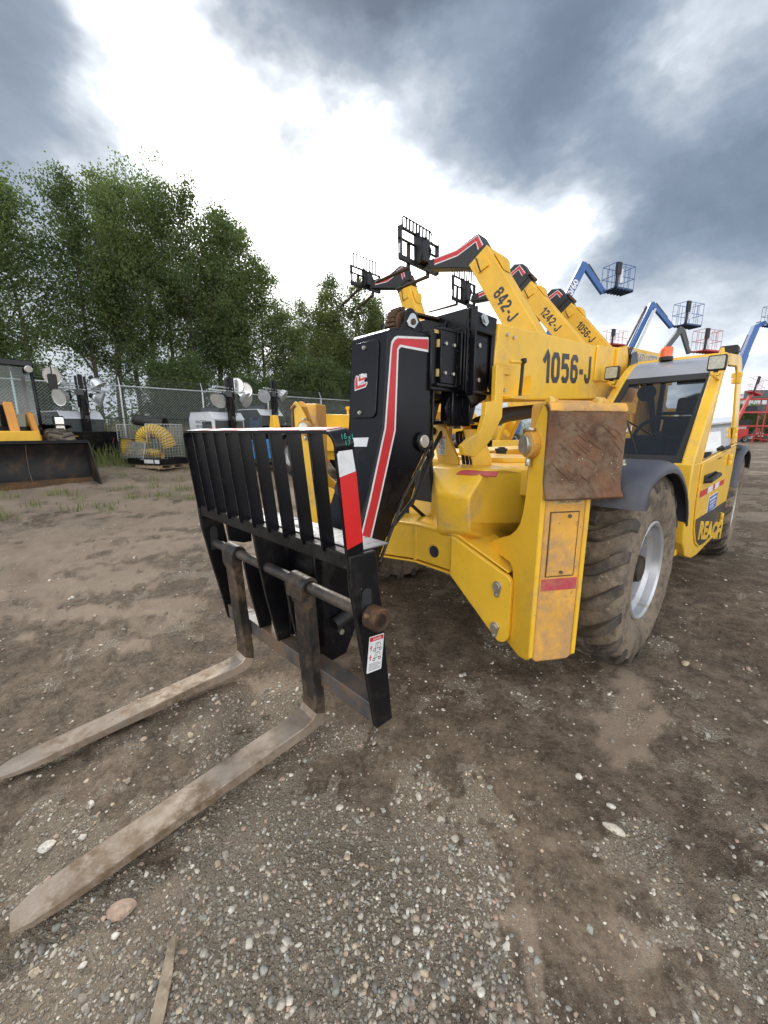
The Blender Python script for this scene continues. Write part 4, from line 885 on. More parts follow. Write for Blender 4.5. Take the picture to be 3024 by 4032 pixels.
# hitch behind the carriage
mb = MB()
for y0 in (.185, -.21): mb.prism([(1.95, .98), (1.72, 1.0), (1.64, .80), (1.66, .52), (1.76, .33), (1.88, .32), (1.95, .42)], y0, y0 + .025)
mb.box((1.90, -.21, .42), (1.95, .21, .98)); hitch = mb.build('hitch', 'black', tele, bev=.005)
mb = MB(); mb.cyl((1.70, -.24, .82), (1.70, .24, .82), .035, 16); mb.build('hitch_pin', 'bolt', hitch)
mb = MB(); mb.cyl((1.80, .18, .48), (1.80, .228, .48), .016, 8); mb.build('hitch_bolt', 'bolt', hitch)
mb = MB(); mb.tube([(1.30, -.03, 1.02), (1.50, -.10, .95), (1.78, -.12, .60)], .04, 12); mb.cyl((1.62, .24, .62), (1.86, .24, .55), .035, 12); mb.build('tilt_cylinder', 'dull_black', hitch)
# forks
def make_fork(yc, dx, yaw, wid=.125, ext=0.0):
    inner = [(2.075, .795), (2.060, .50), (2.043, .215), (2.047, .165), (2.066, .140), (2.11, .126), (2.5, .100), (2.9, .071), (3.06, .060), (3.135, .053), (3.185, .046)]
    outer = [(2.022, .795), (2.007, .50), (1.987, .20), (1.990, .135), (2.008, .095), (2.05, .074), (2.5, .052), (2.9, .034), (3.06, .031), (3.135, .031), (3.185, .034)]
    hw = [wid / 2] * 8 + [wid / 2 * .98, wid / 2 * .86, wid / 2 * .56]
    rings = []
    for (ix, iz), (ox, oz), h in zip(inner, outer, hw):
        k = max(0, (ix - 2.04)) * yaw
        c_ = .0035
        rings.append([(ix + dx, yc + k - h + c_, iz), (ix + dx, yc + k + h - c_, iz), (ix * .94 + ox * .06 + dx, yc + k + h, iz * .94 + oz * .06), (ox * .94 + ix * .06 + dx, yc + k + h, oz * .94 + iz * .06), (ox + dx, yc + k + h - c_, oz), (ox + dx, yc + k - h + c_, oz), (ox * .94 + ix * .06 + dx, yc + k - h, oz * .94 + iz * .06), (ix * .94 + ox * .06 + dx, yc + k - h, iz * .94 + oz * .06)])
    mb = MB(); mb.cur = 1; mb.frusta(rings[:4], True); mb.cur = 0; mb.frusta(rings[3:], True)
    fk = mb.build('fork', ['fork_top', 'shank'], tele, ang=28)
    cx_ = 2.040 - .0393 * (yc - .70)
    mb = MB(); pr = [(.029, -.078), (.029, .078), (.046, .074), (.046, -.074)]
    mb.lathe(pr, 24, T=Matrix.Translation((cx_, yc, .843)), closed=True, axis='y')
    mb.prism([(cx_ + .02, .85), (cx_ + .046, .84), (cx_ + .046, .78), (2.075 + dx + .008, .765), (2.074 + dx, .735), (2.03 + dx, .735), (cx_ - .02, .80)], yc - .072, yc + .072)
    mb.build('fork_hook', 'shank', fk, bev=.004)
    return fk
make_fork(.262, 0.0, .060)
make_fork(-.462, .045, .002)

# ------------------------------------------------------------------ cab
def cy(z): return 1.25 - max(0, z - 1.35) * .065
def cxf(yoff=0):
    return lambda x, y, z: (x, y - max(0, z - 1.35) * .065 * (1 if y > .8 else -.35), z)
body = [(-.70, 1.315), (-.715, .90), (-.78, .68), (-.95, .545), (-1.25, .46), (-1.5, .435), (-2.55, .435), (-2.9, .51), (-3.02, .72), (-3.08, 1.42), (-2.95, 1.42), (-2.60, 1.40), (-1.12, 1.315)]
mb = MB(); mb.prism(body, 1.12, 1.25); mb.prism([(-.72, 1.30), (-.74, .95), (-2.9, .95), (-3.0, 1.40)], .40, .44)
mb.box((-.80, .42, .95), (-.72, 1.2, 1.29)); mb.box((-3.05, .42, .9), (-2.98, 1.2, 1.5)); mb.box((-3.0, .42, .55), (-.85, 1.2, .62))
ring_o = [(-.70, 1.30), (-.74, 1.36), (-1.60, 2.06), (-1.76, 2.165), (-1.90, 2.235), (-2.05, 2.27), (-2.70, 2.335), (-2.82, 2.325), (-2.90, 2.26), (-2.95, 2.14), (-3.08, 1.42)]
ring_i = [(-1.02, 1.31), (-1.04, 1.35), (-1.68, 2.03), (-1.78, 2.10), (-1.90, 2.155), (-2.05, 2.16), (-2.48, 2.20), (-2.55, 2.19), (-2.60, 2.15), (-2.63, 2.05), (-2.72, 1.42)]
for y0, y1 in ((1.17, 1.25), (.37, .44)):
    rings = [[(a[0], y0, a[1]), (a[0], y1, a[1]), (b[0], y1, b[1]), (b[0], y0, b[1])] for a, b in zip(ring_o, ring_i)]
    mb.frusta(rings)
mb.prism([(-2.0, 2.235), (-2.80, 2.315), (-2.82, 2.34), (-2.05, 2.285)], .40, 1.22)
cab = mb.build('cab', 'yellow', tele, bev=.014, seg=3, xf=cxf())
mb = MB(); mb.add([(-.735, .44, 1.30), (-.735, 1.205, 1.30), (-1.625, 1.205, 2.03), (-1.625, .44, 2.03)], [(0, 1, 2, 3)]); mb.build('windshield', 'glass', cab, xf=cxf(), recalc=False)
mb = MB()
def quadstrip(a, b, c, d, t=.008):
    n = (Vector(b) - Vector(a)).cross(Vector(d) - Vector(a)).normalized() * t
    P4 = [Vector(q) for q in (a, b, c, d)]; mb.add([p + n for p in P4] + [p - n for p in P4], [(0, 1, 2, 3), (7, 6, 5, 4), (0, 4, 5, 1), (1, 5, 6, 2), (2, 6, 7, 3), (3, 7, 4, 0)])
quadstrip((-.725, 1.12, 1.30), (-.725, 1.22, 1.30), (-1.615, 1.21, 2.03), (-1.615, 1.15, 2.03)); quadstrip((-.725, .43, 1.30), (-.725, .49, 1.30), (-1.615, .49, 2.03), (-1.615, .43, 2.03))
quadstrip((-1.585, .43, 2.005), (-1.585, 1.21, 2.005), (-1.655, 1.21, 2.062), (-1.655, .43, 2.062)); quadstrip((-.715, .43, 1.29), (-.715, 1.22, 1.29), (-.80, 1.22, 1.36), (-.80, .43, 1.36))
mb.build('window_seal', 'rubber_strip', cab, xf=cxf())
M['visor'] = mat('smoked_roof_plastic', (.36, .365, .40), .16, 0, .08, 2, coat=.6)
mb = MB(); pv = [(-1.640, 2.050), (-1.76, 2.150), (-1.90, 2.225), (-2.05, 2.262)]
mb.frusta([[(x, .44, z + .004), (x, 1.175, z + .004), (x + .006, 1.175, z - .012), (x + .006, .44, z - .012)] for x, z in pv]); mb.build('roof_visor', 'visor', cab, ang=70)
# door
door_o = [(-1.00, 1.295), (-1.02, .95), (-1.10, .74), (-1.25, .60), (-1.45, .525), (-1.7, .50), (-2.45, .50), (-2.68, .535), (-2.80, .64), (-2.86, .90), (-2.90, 1.395)]
mb = MB(); mb.prism(door_o, 1.2505, 1.262); door = mb.build('door', 'yellow', cab, bev=.004)
mb = MB(); mb.prism([(-1.075, .838), (-1.11, .755), (-1.265, .612), (-1.46, .537), (-1.7, .513), (-2.44, .513), (-2.665, .547), (-2.785, .645), (-2.82, .79)], 1.2625, 1.2645); mb.build('door_decal', 'grey_text', door)
M['yel_text'] = mat('yellow_lettering', (.66, .40, .03), .45)
text('lettering', 'REACH', .205, (-1.30, 1.2648, .635), (-1, 0, -.03), (-.28, 0, 1), 'yel_text', door, sx=1.06, off=.010, space=1.0, slant=True)
for a, b, m_ in ((-1.07, -1.43, 'red'), (-1.43, -1.69, 'white'), (-1.69, -1.81, 'red'), (-1.81, -2.05, 'white'), (-2.05, -2.36, 'red')):
    mb = MB(); mb.box((b, 1.2625, 1.018), (a, 1.264, 1.072)); mb.build('red_tape' if m_ == 'red' else 'white_tape', m_, door)
M['sign_blue'] = mat('blue_sticker', (.06, .13, .42), .5)
mb = MB(); mb.box((-2.08, 1.2625, .812), (-1.57, 1.264, .975)); mb.build('sticker_border', 'white', door)
mb = MB(); mb.box((-2.06, 1.264, .822), (-1.59, 1.265, .965)); mb.build('sticker', 'sign_blue', door)
mb = MB()
for k, (a, b, z, h) in enumerate(((-1.63, -2.02, .925, .020), (-1.66, -1.98, .892, .016), (-1.66, -2.0, .866, .010), (-1.7, -1.95, .845, .008))):
    n_ = 7 if k < 2 else 10
    for q in range(n_):
        xa = a + (b - a) * q / n_; xb = a + (b - a) * (q + .72) / n_; mb.box((xb, 1.265, z), (xa, 1.2655, z + h))
mb.build('sticker_print', 'white', door)
mb = MB(); mb.tube([(-1.18, 1.255, 1.15), (-1.20, 1.30, 1.155), (-1.62, 1.30, 1.175), (-1.66, 1.255, 1.175)], .022, 10); mb.box((-1.70, 1.262, 1.13), (-1.14, 1.272, 1.20)); mb.build('door_handle', 'dull_black', door, bev=.004)
for (x, z, w_, h_) in ((-2.37, 1.27, .12, .11), (-2.50, .63, .12, .13)):
    mb = MB(); mb.cyl((x, 1.278, z - h_ / 2), (x, 1.278, z - .004), .020, 10); mb.cyl((x, 1.278, z + .004), (x, 1.278, z + h_ / 2), .020, 10); mb.box((x - .07, 1.258, z - h_ / 2), (x - .01, 1.272, z + h_ / 2)); mb.build('hinge', 'yellow', door, bev=.003)
for (x, z) in ((-2.66, 2.10), (-2.70, 1.54)):
    mb = MB(); yy = cy(z) + .016; mb.cyl((x, yy, z - .055), (x, yy, z - .004), .018, 10); mb.cyl((x, yy, z + .004), (x, yy, z + .055), .018, 10); mb.box((x - .05, yy - .02, z - .055), (x + .03, yy - .004, z + .055)); mb.build('hinge', 'yellow', door, bev=.003)
mb = MB(); gi = [(-1.05, 1.325), (-1.68, 2.02), (-1.79, 2.095), (-1.90, 2.145), (-2.05, 2.15), (-2.47, 2.19), (-2.54, 2.18), (-2.59, 2.14), (-2.70, 1.42)]
mb.add([(x, cy(z) - .012, z) for x, z in gi], [list(range(len(gi)))]); mb.build('door_window', 'glass_side', door, recalc=False)
mb = MB(); mb.prism([(-.97, 1.31), (-1.66, 2.05), (-1.78, 2.125), (-1.90, 2.18), (-1.90, 2.165), (-1.785, 2.112), (-1.67, 2.036), (-.99, 1.325)], 1.245, 1.256); mb.build('door_edge', 'yellow', door, xf=cxf())
mb = MB(); mb.cyl((-2.0, 1.25, 1.385), (-2.30, 1.262, 1.40), .018, 8); mb.build('window_latch', 'dull_black', door)
mb = MB(); mb.box((-3.35, 1.22, 1.355), (-2.90, 1.27, 1.40)); mb.build('door_stop', 'dull_black', cab, bev=.01)
text('small_print', 'SAFETY', .02, (-1.72, 1.2626, 1.30), (-1, 0, .02), (0, 0, 1), 'ink', door, sx=3.0)
# work lamps, beacon, mirror housing
for yc, xc in ((.405, -1.36), (1.195, -1.36)):
    T = frame((xc, yc, 2.108), (0, 1, 0), (-.05, 0, 1)) @ Matrix.Diagonal((.74, .80, 1, 1))
    mb = MB(); mb.prism(rrect(-.082, -.075, .082, .075, .014), -.045, .012, 'xy', T=T); mb.prism([(-.02, -.10), (.02, -.10), (.02, -.07), (-.02, -.07)], -.03, .0, 'xy', T=T)
    lamp = mb.build('work_lamp', 'dull_black', cab, bev=.004)
    mb = MB(); mb.prism(rrect(-.070, -.063, .070, .063, .012), .012, .0145, 'xy', T=T); mb.build('lamp_lens', 'lamp_glass', lamp)
    mb = MB(); mb.box((-.035, -.13, -.03), (.035, -.10, .01), T=T); mb.cyl(T @ Vector((-.05, -.115, -.01)), T @ Vector((.05, -.115, -.01)), .010, 8); mb.box((.0, -.15, -.02), (.012, -.10, .03), T=T); mb.box((-.02, -.15, -.20), (.02, -.135, .0), T=T); mb.build('lamp_bracket', 'yellow', lamp, bev=.003)
mb = MB(); mb.cyl((-1.95, .70, 2.25), (-1.95, .70, 2.285), .06, 18); mb.build('beacon_base', 'dull_black', cab)
mb = MB(); mb.lathe([(.052, 2.285), (.052, 2.36), (.045, 2.378), (.0001, 2.38)], 20, T=Matrix.Translation((-1.95, .70, 0)), axis='z'); mb.build('beacon', 'amber', cab)
mb = MB(); mb.prism(rrect(-.075, -.03, .075, .055, .02), -.07, .07, 'xy', T=frame((-2.62, 1.10, 2.365), (0, 1, 0), (0, 0, 1))); mb.build('mirror', 'dull_black', cab, bev=.006)
mb = MB(); mb.cyl((-2.05, 1.12, 2.25), (-2.05, 1.12, 2.33), .03, 12, .012); mb.build('lifting_eye', 'yellow', cab)
# inside
mb = MB(); mb.prism([(-1.9, 1.0), (-2.45, 1.05), (-2.5, 1.12), (-1.95, 1.12)], .60, 1.08); mb.prism([(-2.36, 1.08), (-2.46, 1.05), (-2.62, 1.70), (-2.54, 1.73)], .62, 1.06); mb.prism([(-2.54, 1.74), (-2.60, 1.73), (-2.64, 1.92), (-2.58, 1.93)], .72, .96); mb.build('operator_seat', 'seat', cab, bev=.04, seg=3)
mb = MB(); T = frame((-1.33, .86, 1.50), (0, 1, 0), (-.45, 0, .9))
mb.lathe([(.195 + .017 * math.cos(a), .017 * math.sin(a)) for a in [2 * math.pi * k / 8 for k in range(8)]], 36, T=T, closed=True, axis='z')
mb.box((-.19, -.02, -.01), (.19, .02, .005), T=T); mb.box((-.02, -.19, -.01), (.02, .02, .005), T=T); mb.cyl(T @ Vector((0, 0, -.05)), T @ Vector((0, 0, .03)), .05, 16)
mb.tube([T @ Vector((0, 0, -.03)), (-1.15, .86, 1.30), (-1.0, .86, .95)], .045, 10); mb.build('steering_wheel', 'dull_black', cab)
mb = MB(); mb.prism([(-.85, .70), (-.85, 1.22), (-1.0, 1.50), (-1.12, 1.48), (-1.16, 1.2), (-1.1, .70)], .66, 1.0); mb.box((-2.5, .46, .8), (-1.4, .60, 1.28)); mb.build('dashboard', 'interior', cab, bev=.03, seg=3)
mb = MB(); mb.ball((-1.75, .62, 1.93), .085, 16, (.5, 1, 1)); mb.cyl((-1.75, .62, 1.93), (-1.8, .5, 2.1), .012); mb.build('cab_fan', 'interior', cab)
mb = MB(); mb.box((-3.0, .44, 1.45), (-2.95, .50, 2.2)); mb.box((-3.0, 1.10, 1.45), (-2.95, 1.17, 2.2)); mb.box((-3.0, .44, 1.75), (-2.95, 1.17, 1.79)); mb.box((-2.97, .62, 2.1), (-2.93, 1.1, 2.2)); mb.tube([(-2.9, .50, 1.3), (-2.6, .46, 1.95), (-2.3, .46, 2.2)], .03, 8); mb.build('rear_frame', 'interior', cab, bev=.006)

mb = MB(); mb.add([(-2.985, .48, 1.5), (-2.985, 1.12, 1.5), (-2.93, 1.12, 2.2), (-2.93, .48, 2.2)], [(0, 1, 2, 3)]); mb.build('rear_window', 'glass', cab, recalc=False)
mb = MB(); mb.tube([(-.79, .86, 1.335), (-.90, .80, 1.43), (-1.20, .62, 1.675)], .008, 6); mb.tube([(-1.0, .90, 1.515), (-1.22, .55, 1.695)], .007, 6); mb.build('wiper', 'dull_black', cab)
# ------------------------------------------------------------------ telehandlers parked in a row, booms raised
FB = Vector((-.7193, .6947, 0)); RB = Vector((.6947, .7193, 0)); ROWR = math.atan2(.6947, -.7193)
K = 1.2
def S_(p): return (p[0] * K, 1.55 + (p[1] - 1.55) * K)
BLKG = 'black'
M['black_far'] = mat('black_paint_far', (.010, .010, .012), .4, 0, .2, 2)
M['rust_fork'] = mat('dark_fork_steel', (.075, .062, .05), .6, .3, .3, 5)
def far_wheel(parent, x, y, z, R, sd): return make_wheel(parent, (x, y, z), R=R, W=R * .62, rr=R * .48, nl=16, side=sd, full=False, tyre_m=('tyre_far', 'tyre_far'))
def machine_body(t, wb=3.3, R=.62, cabside=1):
    mb = MB(); mb.prism([(-wb - .9, .7), (-wb - .9, 1.5), (-wb + .4, 1.5), (-wb + .7, 1.15), (.3, 1.1), (.6, .9), (.6, .65), (0, .55), (-wb, .55)], -.55, .55); mb.box((-wb - .5, -1.0, .85), (-.9, -.5, 1.35)); mb.build('chassis', 'yellow_far', t, bev=.02)
    for sx in (0, -wb):
        for sd in (1, -1):
            far_wheel(t, sx, sd * 1.02, R * .985, R, sd)
            pr = [(sx + (R + .09) * math.cos(a), R + (R + .09) * math.sin(a)) for a in [R_(8 + 150 * k / 10) for k in range(11)]]
            make_fender(t, pr, sd * .78, sd * 1.30, .03)
    mb = MB(); mb.cyl((0, -.9, R), (0, .9, R), .09, 12); mb.build('axle', 'interior', t)
    mb = MB(); mb.cyl((-wb, -.9, R), (-wb, .9, R), .09, 12); mb.build('axle', 'interior', t)
    # outriggers and front beam
    mb = MB(); mb.box((.75, -.95, .55), (1.0, .95, .80)); mb.build('outrigger_beam', 'yellow_far', t, bev=.02)
    for sd in (1, -1):
        mb = MB(); mb.prism([(.78, .35), (1.02, .35), (1.06, 1.2), (.96, 1.72), (.84, 1.72), (.76, 1.2)], sd * .95, sd * 1.18); o_ = mb.build('outrigger', 'yellow_far', t, bev=.015)
        mb = MB(); mb.box((.72, sd * 1.185, 1.2), (1.10, sd * 1.215, 1.66)); mb.build('outrigger_pad', 'rust', o_)
    # cab
    y0, y1 = (.45, 1.18) if cabside > 0 else (-1.18, -.45)
    mb = MB(); mb.box((-2.6, y0, .6), (-.95, y1, 1.35))
    for x, dx in ((-1.05, -.35), (-2.55, .0)):
        for y in (y0 + .05, y1 - .05): mb.tube([(x, y, 1.3), (x + dx, y, 2.15)], .05, 6)
    mb.box((-2.62, y0, 2.12), (-1.3, y1, 2.22)); cab_ = mb.build('cab', 'yellow_far', t, bev=.01)
    mb = MB(); mb.add([(-1.06, y0 + .05, 1.33), (-1.06, y1 - .05, 1.33), (-1.40, y1 - .05, 2.13), (-1.40, y0 + .05, 2.13)], [(0, 1, 2, 3)]); mb.build('windshield', 'glass', cab_, recalc=False)
    mb = MB(); mb.prism([(-2.2, 1.0), (-2.25, 1.85), (-2.12, 1.85), (-1.95, 1.2), (-1.6, 1.15), (-1.6, 1.0)], (y0 + y1) / 2 - .22, (y0 + y1) / 2 + .22); mb.build('operator_seat', 'seat', cab_)
def row_machine(label, r, lo, hi, goose, car, tip, num, collar=None, wb=3.3, R=.62, guard_in=0.0, num_at=.60, fdrop=0.0, body=True, stripe=None):
    r *= K; lo, hi = S_(lo), S_(hi); goose = [S_(p) for p in goose]
    cf, cb, cm, ct = car[0] * K, *[1.55 + (q - 1.55) * K for q in car[1:]]
    tip = S_(tip)
    f0 = lo[0] + 2.3; g = rise(*(FB * f0 + RB * r)[:2]); org = FB * f0 + RB * r
    t = thing('telehandler', label, 'telehandler', (org.x, org.y, float(g)), ROWR, 'telehandlers parked in a row with booms raised')
    L = lambda f, z: (f - f0, z - g)
    machine_body(t, wb, R)
    a = Vector(L(*lo)); b = Vector(L(*hi)); d = (b - a).normalized(); n = Vector((-d.y, d.x)); h = .27 * K; w_ = .24 * K
    col_end = b
    mb = MB(); mb.prism([(a - n * h - d * .3)[:], (a + n * h - d * .3)[:], (b + n * h * .95)[:], (b - n * h * .95)[:]], -w_, w_); bm_ = mb.build('boom', 'yellow_far', t, bev=.02)
    mb = MB()
    for s in (1, -1):
        q = b - d * .28; mb.prism([(q - n * h * .55 - d * .14)[:], (q + n * h * .35 - d * .2)[:], (q + n * h * .35 + d * .16)[:], (q - n * h * .55 + d * .10)[:]], s * w_, s * (w_ + .05))
    mb.build('hose_bracket', 'yellow_far', bm_, bev=.01)
    mb = MB(); q = b - d * .27 ; mb.tube([(q.x - n.x * .12 - d.x * .18, w_ + .06, q.y - n.y * .12 - d.y * .18), (q.x - n.x * .05 + d.x * .2, w_ + .06, q.y - n.y * .05 + d.y * .2)], .018, 6); mb.build('rubber_strap', 'rubber_strip', bm_)
    q = b - d * .55 + n * h; mb = MB(); mb.prism([(q - d * .25)[:], (q + n * .12)[:], (q + n * .12 + d * .15)[:], (q + d * .3)[:]], -.2, .2); mb.build('boom_lug', 'yellow_far', bm_, bev=.02)
    if collar:
        c = Vector(L(*S_(collar))); mb = MB(); mb.prism([(b - n * h * .97)[:], (b + n * h * 1.02)[:], (c + n * h * .92)[:], (c - n * h * .92)[:]], -w_ * .96, w_ * .96)
        mid = b.lerp(c, .5); mb.prism([(mid - n * h * 1.05 - d * .03)[:], (mid + n * h * 1.1 - d * .03)[:], (mid + n * h * 1.1 + d * .03)[:], (mid - n * h * 1.05 + d * .03)[:]], -w_ * 1.06, w_ * 1.06)
        mb.build('boom_collar', 'black_far', t, bev=.015)
        mb = MB(); mb.tube([(c.x + n.x * h * 1.1 - d.x * .1, 0, c.y + n.y * h * 1.1), (b.x + n.x * h * 1.25, 0, b.y + n.y * h * 1.25)], .07, 8); mb.build('extend_chain', 'rust_dark', t)
    mb = MB(); gp = [L(*p) for p in goose]; mb.prism(gp, -.17 * K, .17 * K); hd = mb.build('boom_head', 'black_far', t, bev=.015)
    if stripe:
        sp = [Vector(L(*S_(p))) for p in stripe]
        for off_, wd, m_ in ((.003, .085, 'white'), (.006, .055, 'red')):
            mb = MB(); L_, R2 = [], []
            for i, p in enumerate(sp):
                dd = ((sp[min(i + 1, len(sp) - 1)] - p).normalized() + (p - sp[max(i - 1, 0)]).normalized()).normalized(); nn = Vector((-dd.y, dd.x)) * wd; L_.append((p + nn)[:]); R2.append((p - nn)[:])
            mb.prism(L_ + R2[::-1], .17 * K + off_ - .003, .17 * K + off_); mb.build('stripe_' + ('edging' if m_ == 'white' else 'band'), m_, hd)
    # carriage
    x, zb = L(cf, cb); zm, zt = cm - g, ct - g; W2 = .72 * K
    mb = MB(); mb.box((x - .05, -W2, zm - .05), (x + .03, W2, zm)); ca = mb.build('fork_carriage', 'black_far', t, bev=.006)
    for s in (1, -1):
        mb = MB(); mb.prism([(x - .12, zb), (x + .02, zb), (x + .05, zm), (x - .10, zm)], s * W2 - .015, s * W2 + .015); mb.build('side_plate', 'black_far', ca)
    mb = MB(); mb.box((x - .07, -W2, zb - .02), (x + .01, W2, zb + .11)); mb.build('lower_bar', 'black_far', ca)
    mb = MB(); mb.cyl((x - .02, -W2 - .05, zb + (zm - zb) * .62), (x - .02, W2 + .06, zb + (zm - zb) * .62), .035, 10); mb.build('fork_tube', 'black_far', ca)
    mb = MB()
    for yv in (-.18, .18): mb.prism([(x - .22, zb + .05), (x + .0, zb), (x + .03, zm), (x - .15, zm), (x - .35, zb + (zm - zb) * .5)], yv - .02, yv + .02)
    mb.box((x - .3, -.16, zb + .1), (x - .02, .16, zb + (zm - zb) * .75)); mb.build('hitch', 'black_far', t)
    mb = MB(); w2 = W2 - guard_in; mb.tube([(x + .02, -w2, zm - .05), (x + .05, -w2, zt - .06), (x + .05, -w2 + .06, zt), (x + .05, w2 - .06, zt), (x + .05, w2, zt - .06), (x + .02, w2, zm - .05)], .022, 6); gd_ = mb.build('load_guard', 'black_far', ca)
    for k in range(1, 9):
        yv = -w2 + 2 * w2 * k / 9; mb = MB(); mb.box((x - .0, yv - .009, zm - .02), (x + .06, yv + .009, zt)); mb.build('guard_slat', 'black_far', gd_)
    mb = MB(); mb.box((x - .06, W2 + .016, zb + .14), (x + .01, W2 + .018, zb + .38)); mb.build('warning_sticker', 'white', ca)
    tx, tz = L(*tip)
    for yv in (-W2 * .62, W2 * .45):
        mb = MB(); mb.prism([(x + .03, zb + (zm - zb) * .65), (x + .08, zb + (zm - zb) * .65), (x + .09, zb - .06 - fdrop), (tx, tz), (tx - .02, tz - .03), (x + .10, zb - .13 - fdrop), (x + .03, zb - .12)], yv - .065, yv + .065); mb.build('fork', 'rust_fork', t, bev=.006)
    # number on the boom side that faces us (machine's left)
    p = b.lerp(a, num_at) ; sz = .36 * K
    numerals(num, sz * .70, (p.x - n.x * sz * .36, w_ + .005, p.y - n.y * sz * .36), (-d.x, 0, -d.y), (n.x, 0, n.y), 'grey_text', bm_, sx=.95)
    return t
row_machine('telehandler with raised boom marked 842-J, nearest in the parked row', 8.35, (2.93, 2.0), (5.05, 5.26),
            [(4.86, 5.36), (5.09, 5.71), (5.17, 5.70), (5.66, 5.56), (6.40, 5.55), (6.46, 5.38), (5.58, 5.17), (5.30, 5.08)], (6.88, 5.55, 6.25, 6.52), (8.05, 5.42), '842-J', guard_in=.18, num_at=.245,
            stripe=[(5.02, 5.42), (5.12, 5.62), (5.62, 5.48), (6.25, 5.47)])
row_machine('telehandler with steeply raised boom beside the tree tops, forks tipped down', 11.1, (7.95, 2.3), (9.60, 6.28),
            [(9.46, 6.50), (9.62, 7.0), (9.82, 7.06), (10.45, 6.86), (11.15, 6.95), (11.3, 6.70), (9.99, 6.40)], (11.69, 6.80, 7.42, 7.87), (12.75, 6.35), '1056-J', collar=(9.72, 6.55), num_at=.27, fdrop=.03,
            stripe=[(9.62, 6.6), (9.74, 6.94), (10.4, 6.76), (11.0, 6.80)])
row_machine('telehandler with raised boom marked 1242-J and an empty carriage', 13.7, (3.05, 2.05), (6.52, 6.22),
            [(6.42, 6.62), (6.68, 7.0), (6.98, 7.06), (7.6, 6.62), (8.6, 6.46), (8.65, 6.25), (7.5, 6.18), (7.01, 6.40)], (9.08, 6.30, 7.12, 7.62), (10.5, 6.22), '1242-J', collar=(6.78, 6.50), num_at=.19,
            stripe=[(6.62, 6.66), (6.80, 6.92), (7.55, 6.50), (8.3, 6.38)])
row_machine('telehandler with raised boom marked 1056-J at the right of the parked row', 16.4, (2.75, 2.05), (6.17, 6.06),
            [(6.15, 6.45), (6.45, 6.84), (6.78, 6.88), (7.0, 6.7), (7.7, 5.95), (7.6, 5.75), (6.75, 6.12)], (7.95, 5.2, 5.75, 6.05), (8.6, 5.1), '1056-J', collar=(6.50, 6.42), num_at=.15,
            stripe=[(6.3, 6.45), (6.55, 6.74), (6.95, 6.52), (7.5, 5.98)])
row_machine('telehandler almost hidden, its slatted load guard showing left of the big black boom head', 15.05, (9.4, 2.05), (13.2, 6.2),
            [(13.0, 6.2), (13.25, 6.5), (13.7, 6.3), (13.8, 6.1), (13.3, 6.0)], (14.0, 5.85, 6.53, 7.06), (15.0, 5.8), '1056-J', collar=(13.3, 6.3), num_at=.3)
# a second machine in line behind the first one: only its long boom shows over the cab
def line_machine():
    org = Vector((.933, 3.359, 0)) + Vector((-.731, -.682, 0)) * -9.9 + Vector((.682, -.731, 0)) * -2.2
    t = thing('telehandler', 'telehandler parked directly behind the front machine, its boom showing above the cab roof', 'telehandler', org, MR)
    machine_body(t, 3.2, .62)
    mb = MB(); mb.prism([(.6, 3.05), (.5, 3.80), (-4.2, 4.12), (-4.9, 3.6), (-4.9, 3.2)], -.28, .28); b_ = mb.build('boom', 'yellow_far', t, bev=.02)
    mb = MB(); mb.prism([(-3.4, 1.0), (-3.3, 3.3), (-4.2, 3.3), (-4.4, 1.0)], -.32, .32); mb.build('boom_tower', 'yellow_far', t, bev=.02)
    mb = MB(); mb.box((.6, -.22, 3.15), (1.0, .22, 3.72)); mb.build('boom_collar', 'black_far', t, bev=.02)
    text('lettering', 'LOAD LIFTER', .42, (-.10, .283, 3.42), (-1, 0, .07), (0, 0, 1), 'white', b_, sx=1.0, off=.03)
    text('lettering', 'LOAD LIFTER', .42, (-.10, .286, 3.42), (-1, 0, .07), (0, 0, 1), 'lt_dim', b_, sx=1.0, off=.012)
    return t
M['lt_dim'] = mat('grey_lettering', (.22, .20, .17), .5)
line_machine()
# a machine facing the other way, left of the boom head
def reversed_machine():
    f0, r = 7.6, 8.3; org = FB * f0 + RB * r; g = float(rise(org.x, org.y)) + .12
    t = thing('telehandler', 'telehandler mostly hidden behind the black boom head, its rear mudguard and tyre showing', 'telehandler', (org.x, org.y, g), ROWR + math.pi)
    machine_body(t, 3.5, .66)
    mb = MB(); mb.prism([(1.2, 1.4), (1.2, 1.8), (-3.6, 2.0), (-3.8, 1.6)], -.25, .25); mb.build('boom', 'yellow_far', t, bev=.02)
    mb = MB(); mb.prism([(-4.5, .5), (-4.3, .5), (-4.2, 1.5), (-4.32, 1.95), (-4.5, 1.95), (-4.6, 1.5)], -1.25, -1.05); mb.build('rear_post', 'yellow_far', t, bev=.02)
reversed_machine()

# ------------------------------------------------------------------ chain link fence
FO = Vector((-10.2, 15.8, 0)); FU = Vector((.747, .665, 0)); FNv = Vector((-.665, .747, 0)); FG = .84
fence = thing('chain_link_fence', 'long galvanised chain link fence topped with barbed wire in front of the trees', 'fence', (FO.x, FO.y, FG), math.atan2(.665, .747))
T0, T1, FH = -9.2, 36.6, 2.46
for k in range(-3, 13):
    x = 3.04 * k
    mb = MB(); mb.cyl((x, 0, -.1), (x, 0, FH + .02), .036, 10); mb.tube([(x, 0, FH), (x, .17, FH + .33)], [.022, .014], 6); mb.build('post', 'galv', fence)
mb = MB(); mb.cyl((T0, -.03, FH - .02), (T1, -.03, FH - .02), .025, 8); mb.build('top_rail', 'galv', fence)
mb = MB(); mb.cyl((T0, -.04, 1.22), (T1, -.04, 1.22), .008, 6); mb.build('tension_wire', 'dull_black', fence)
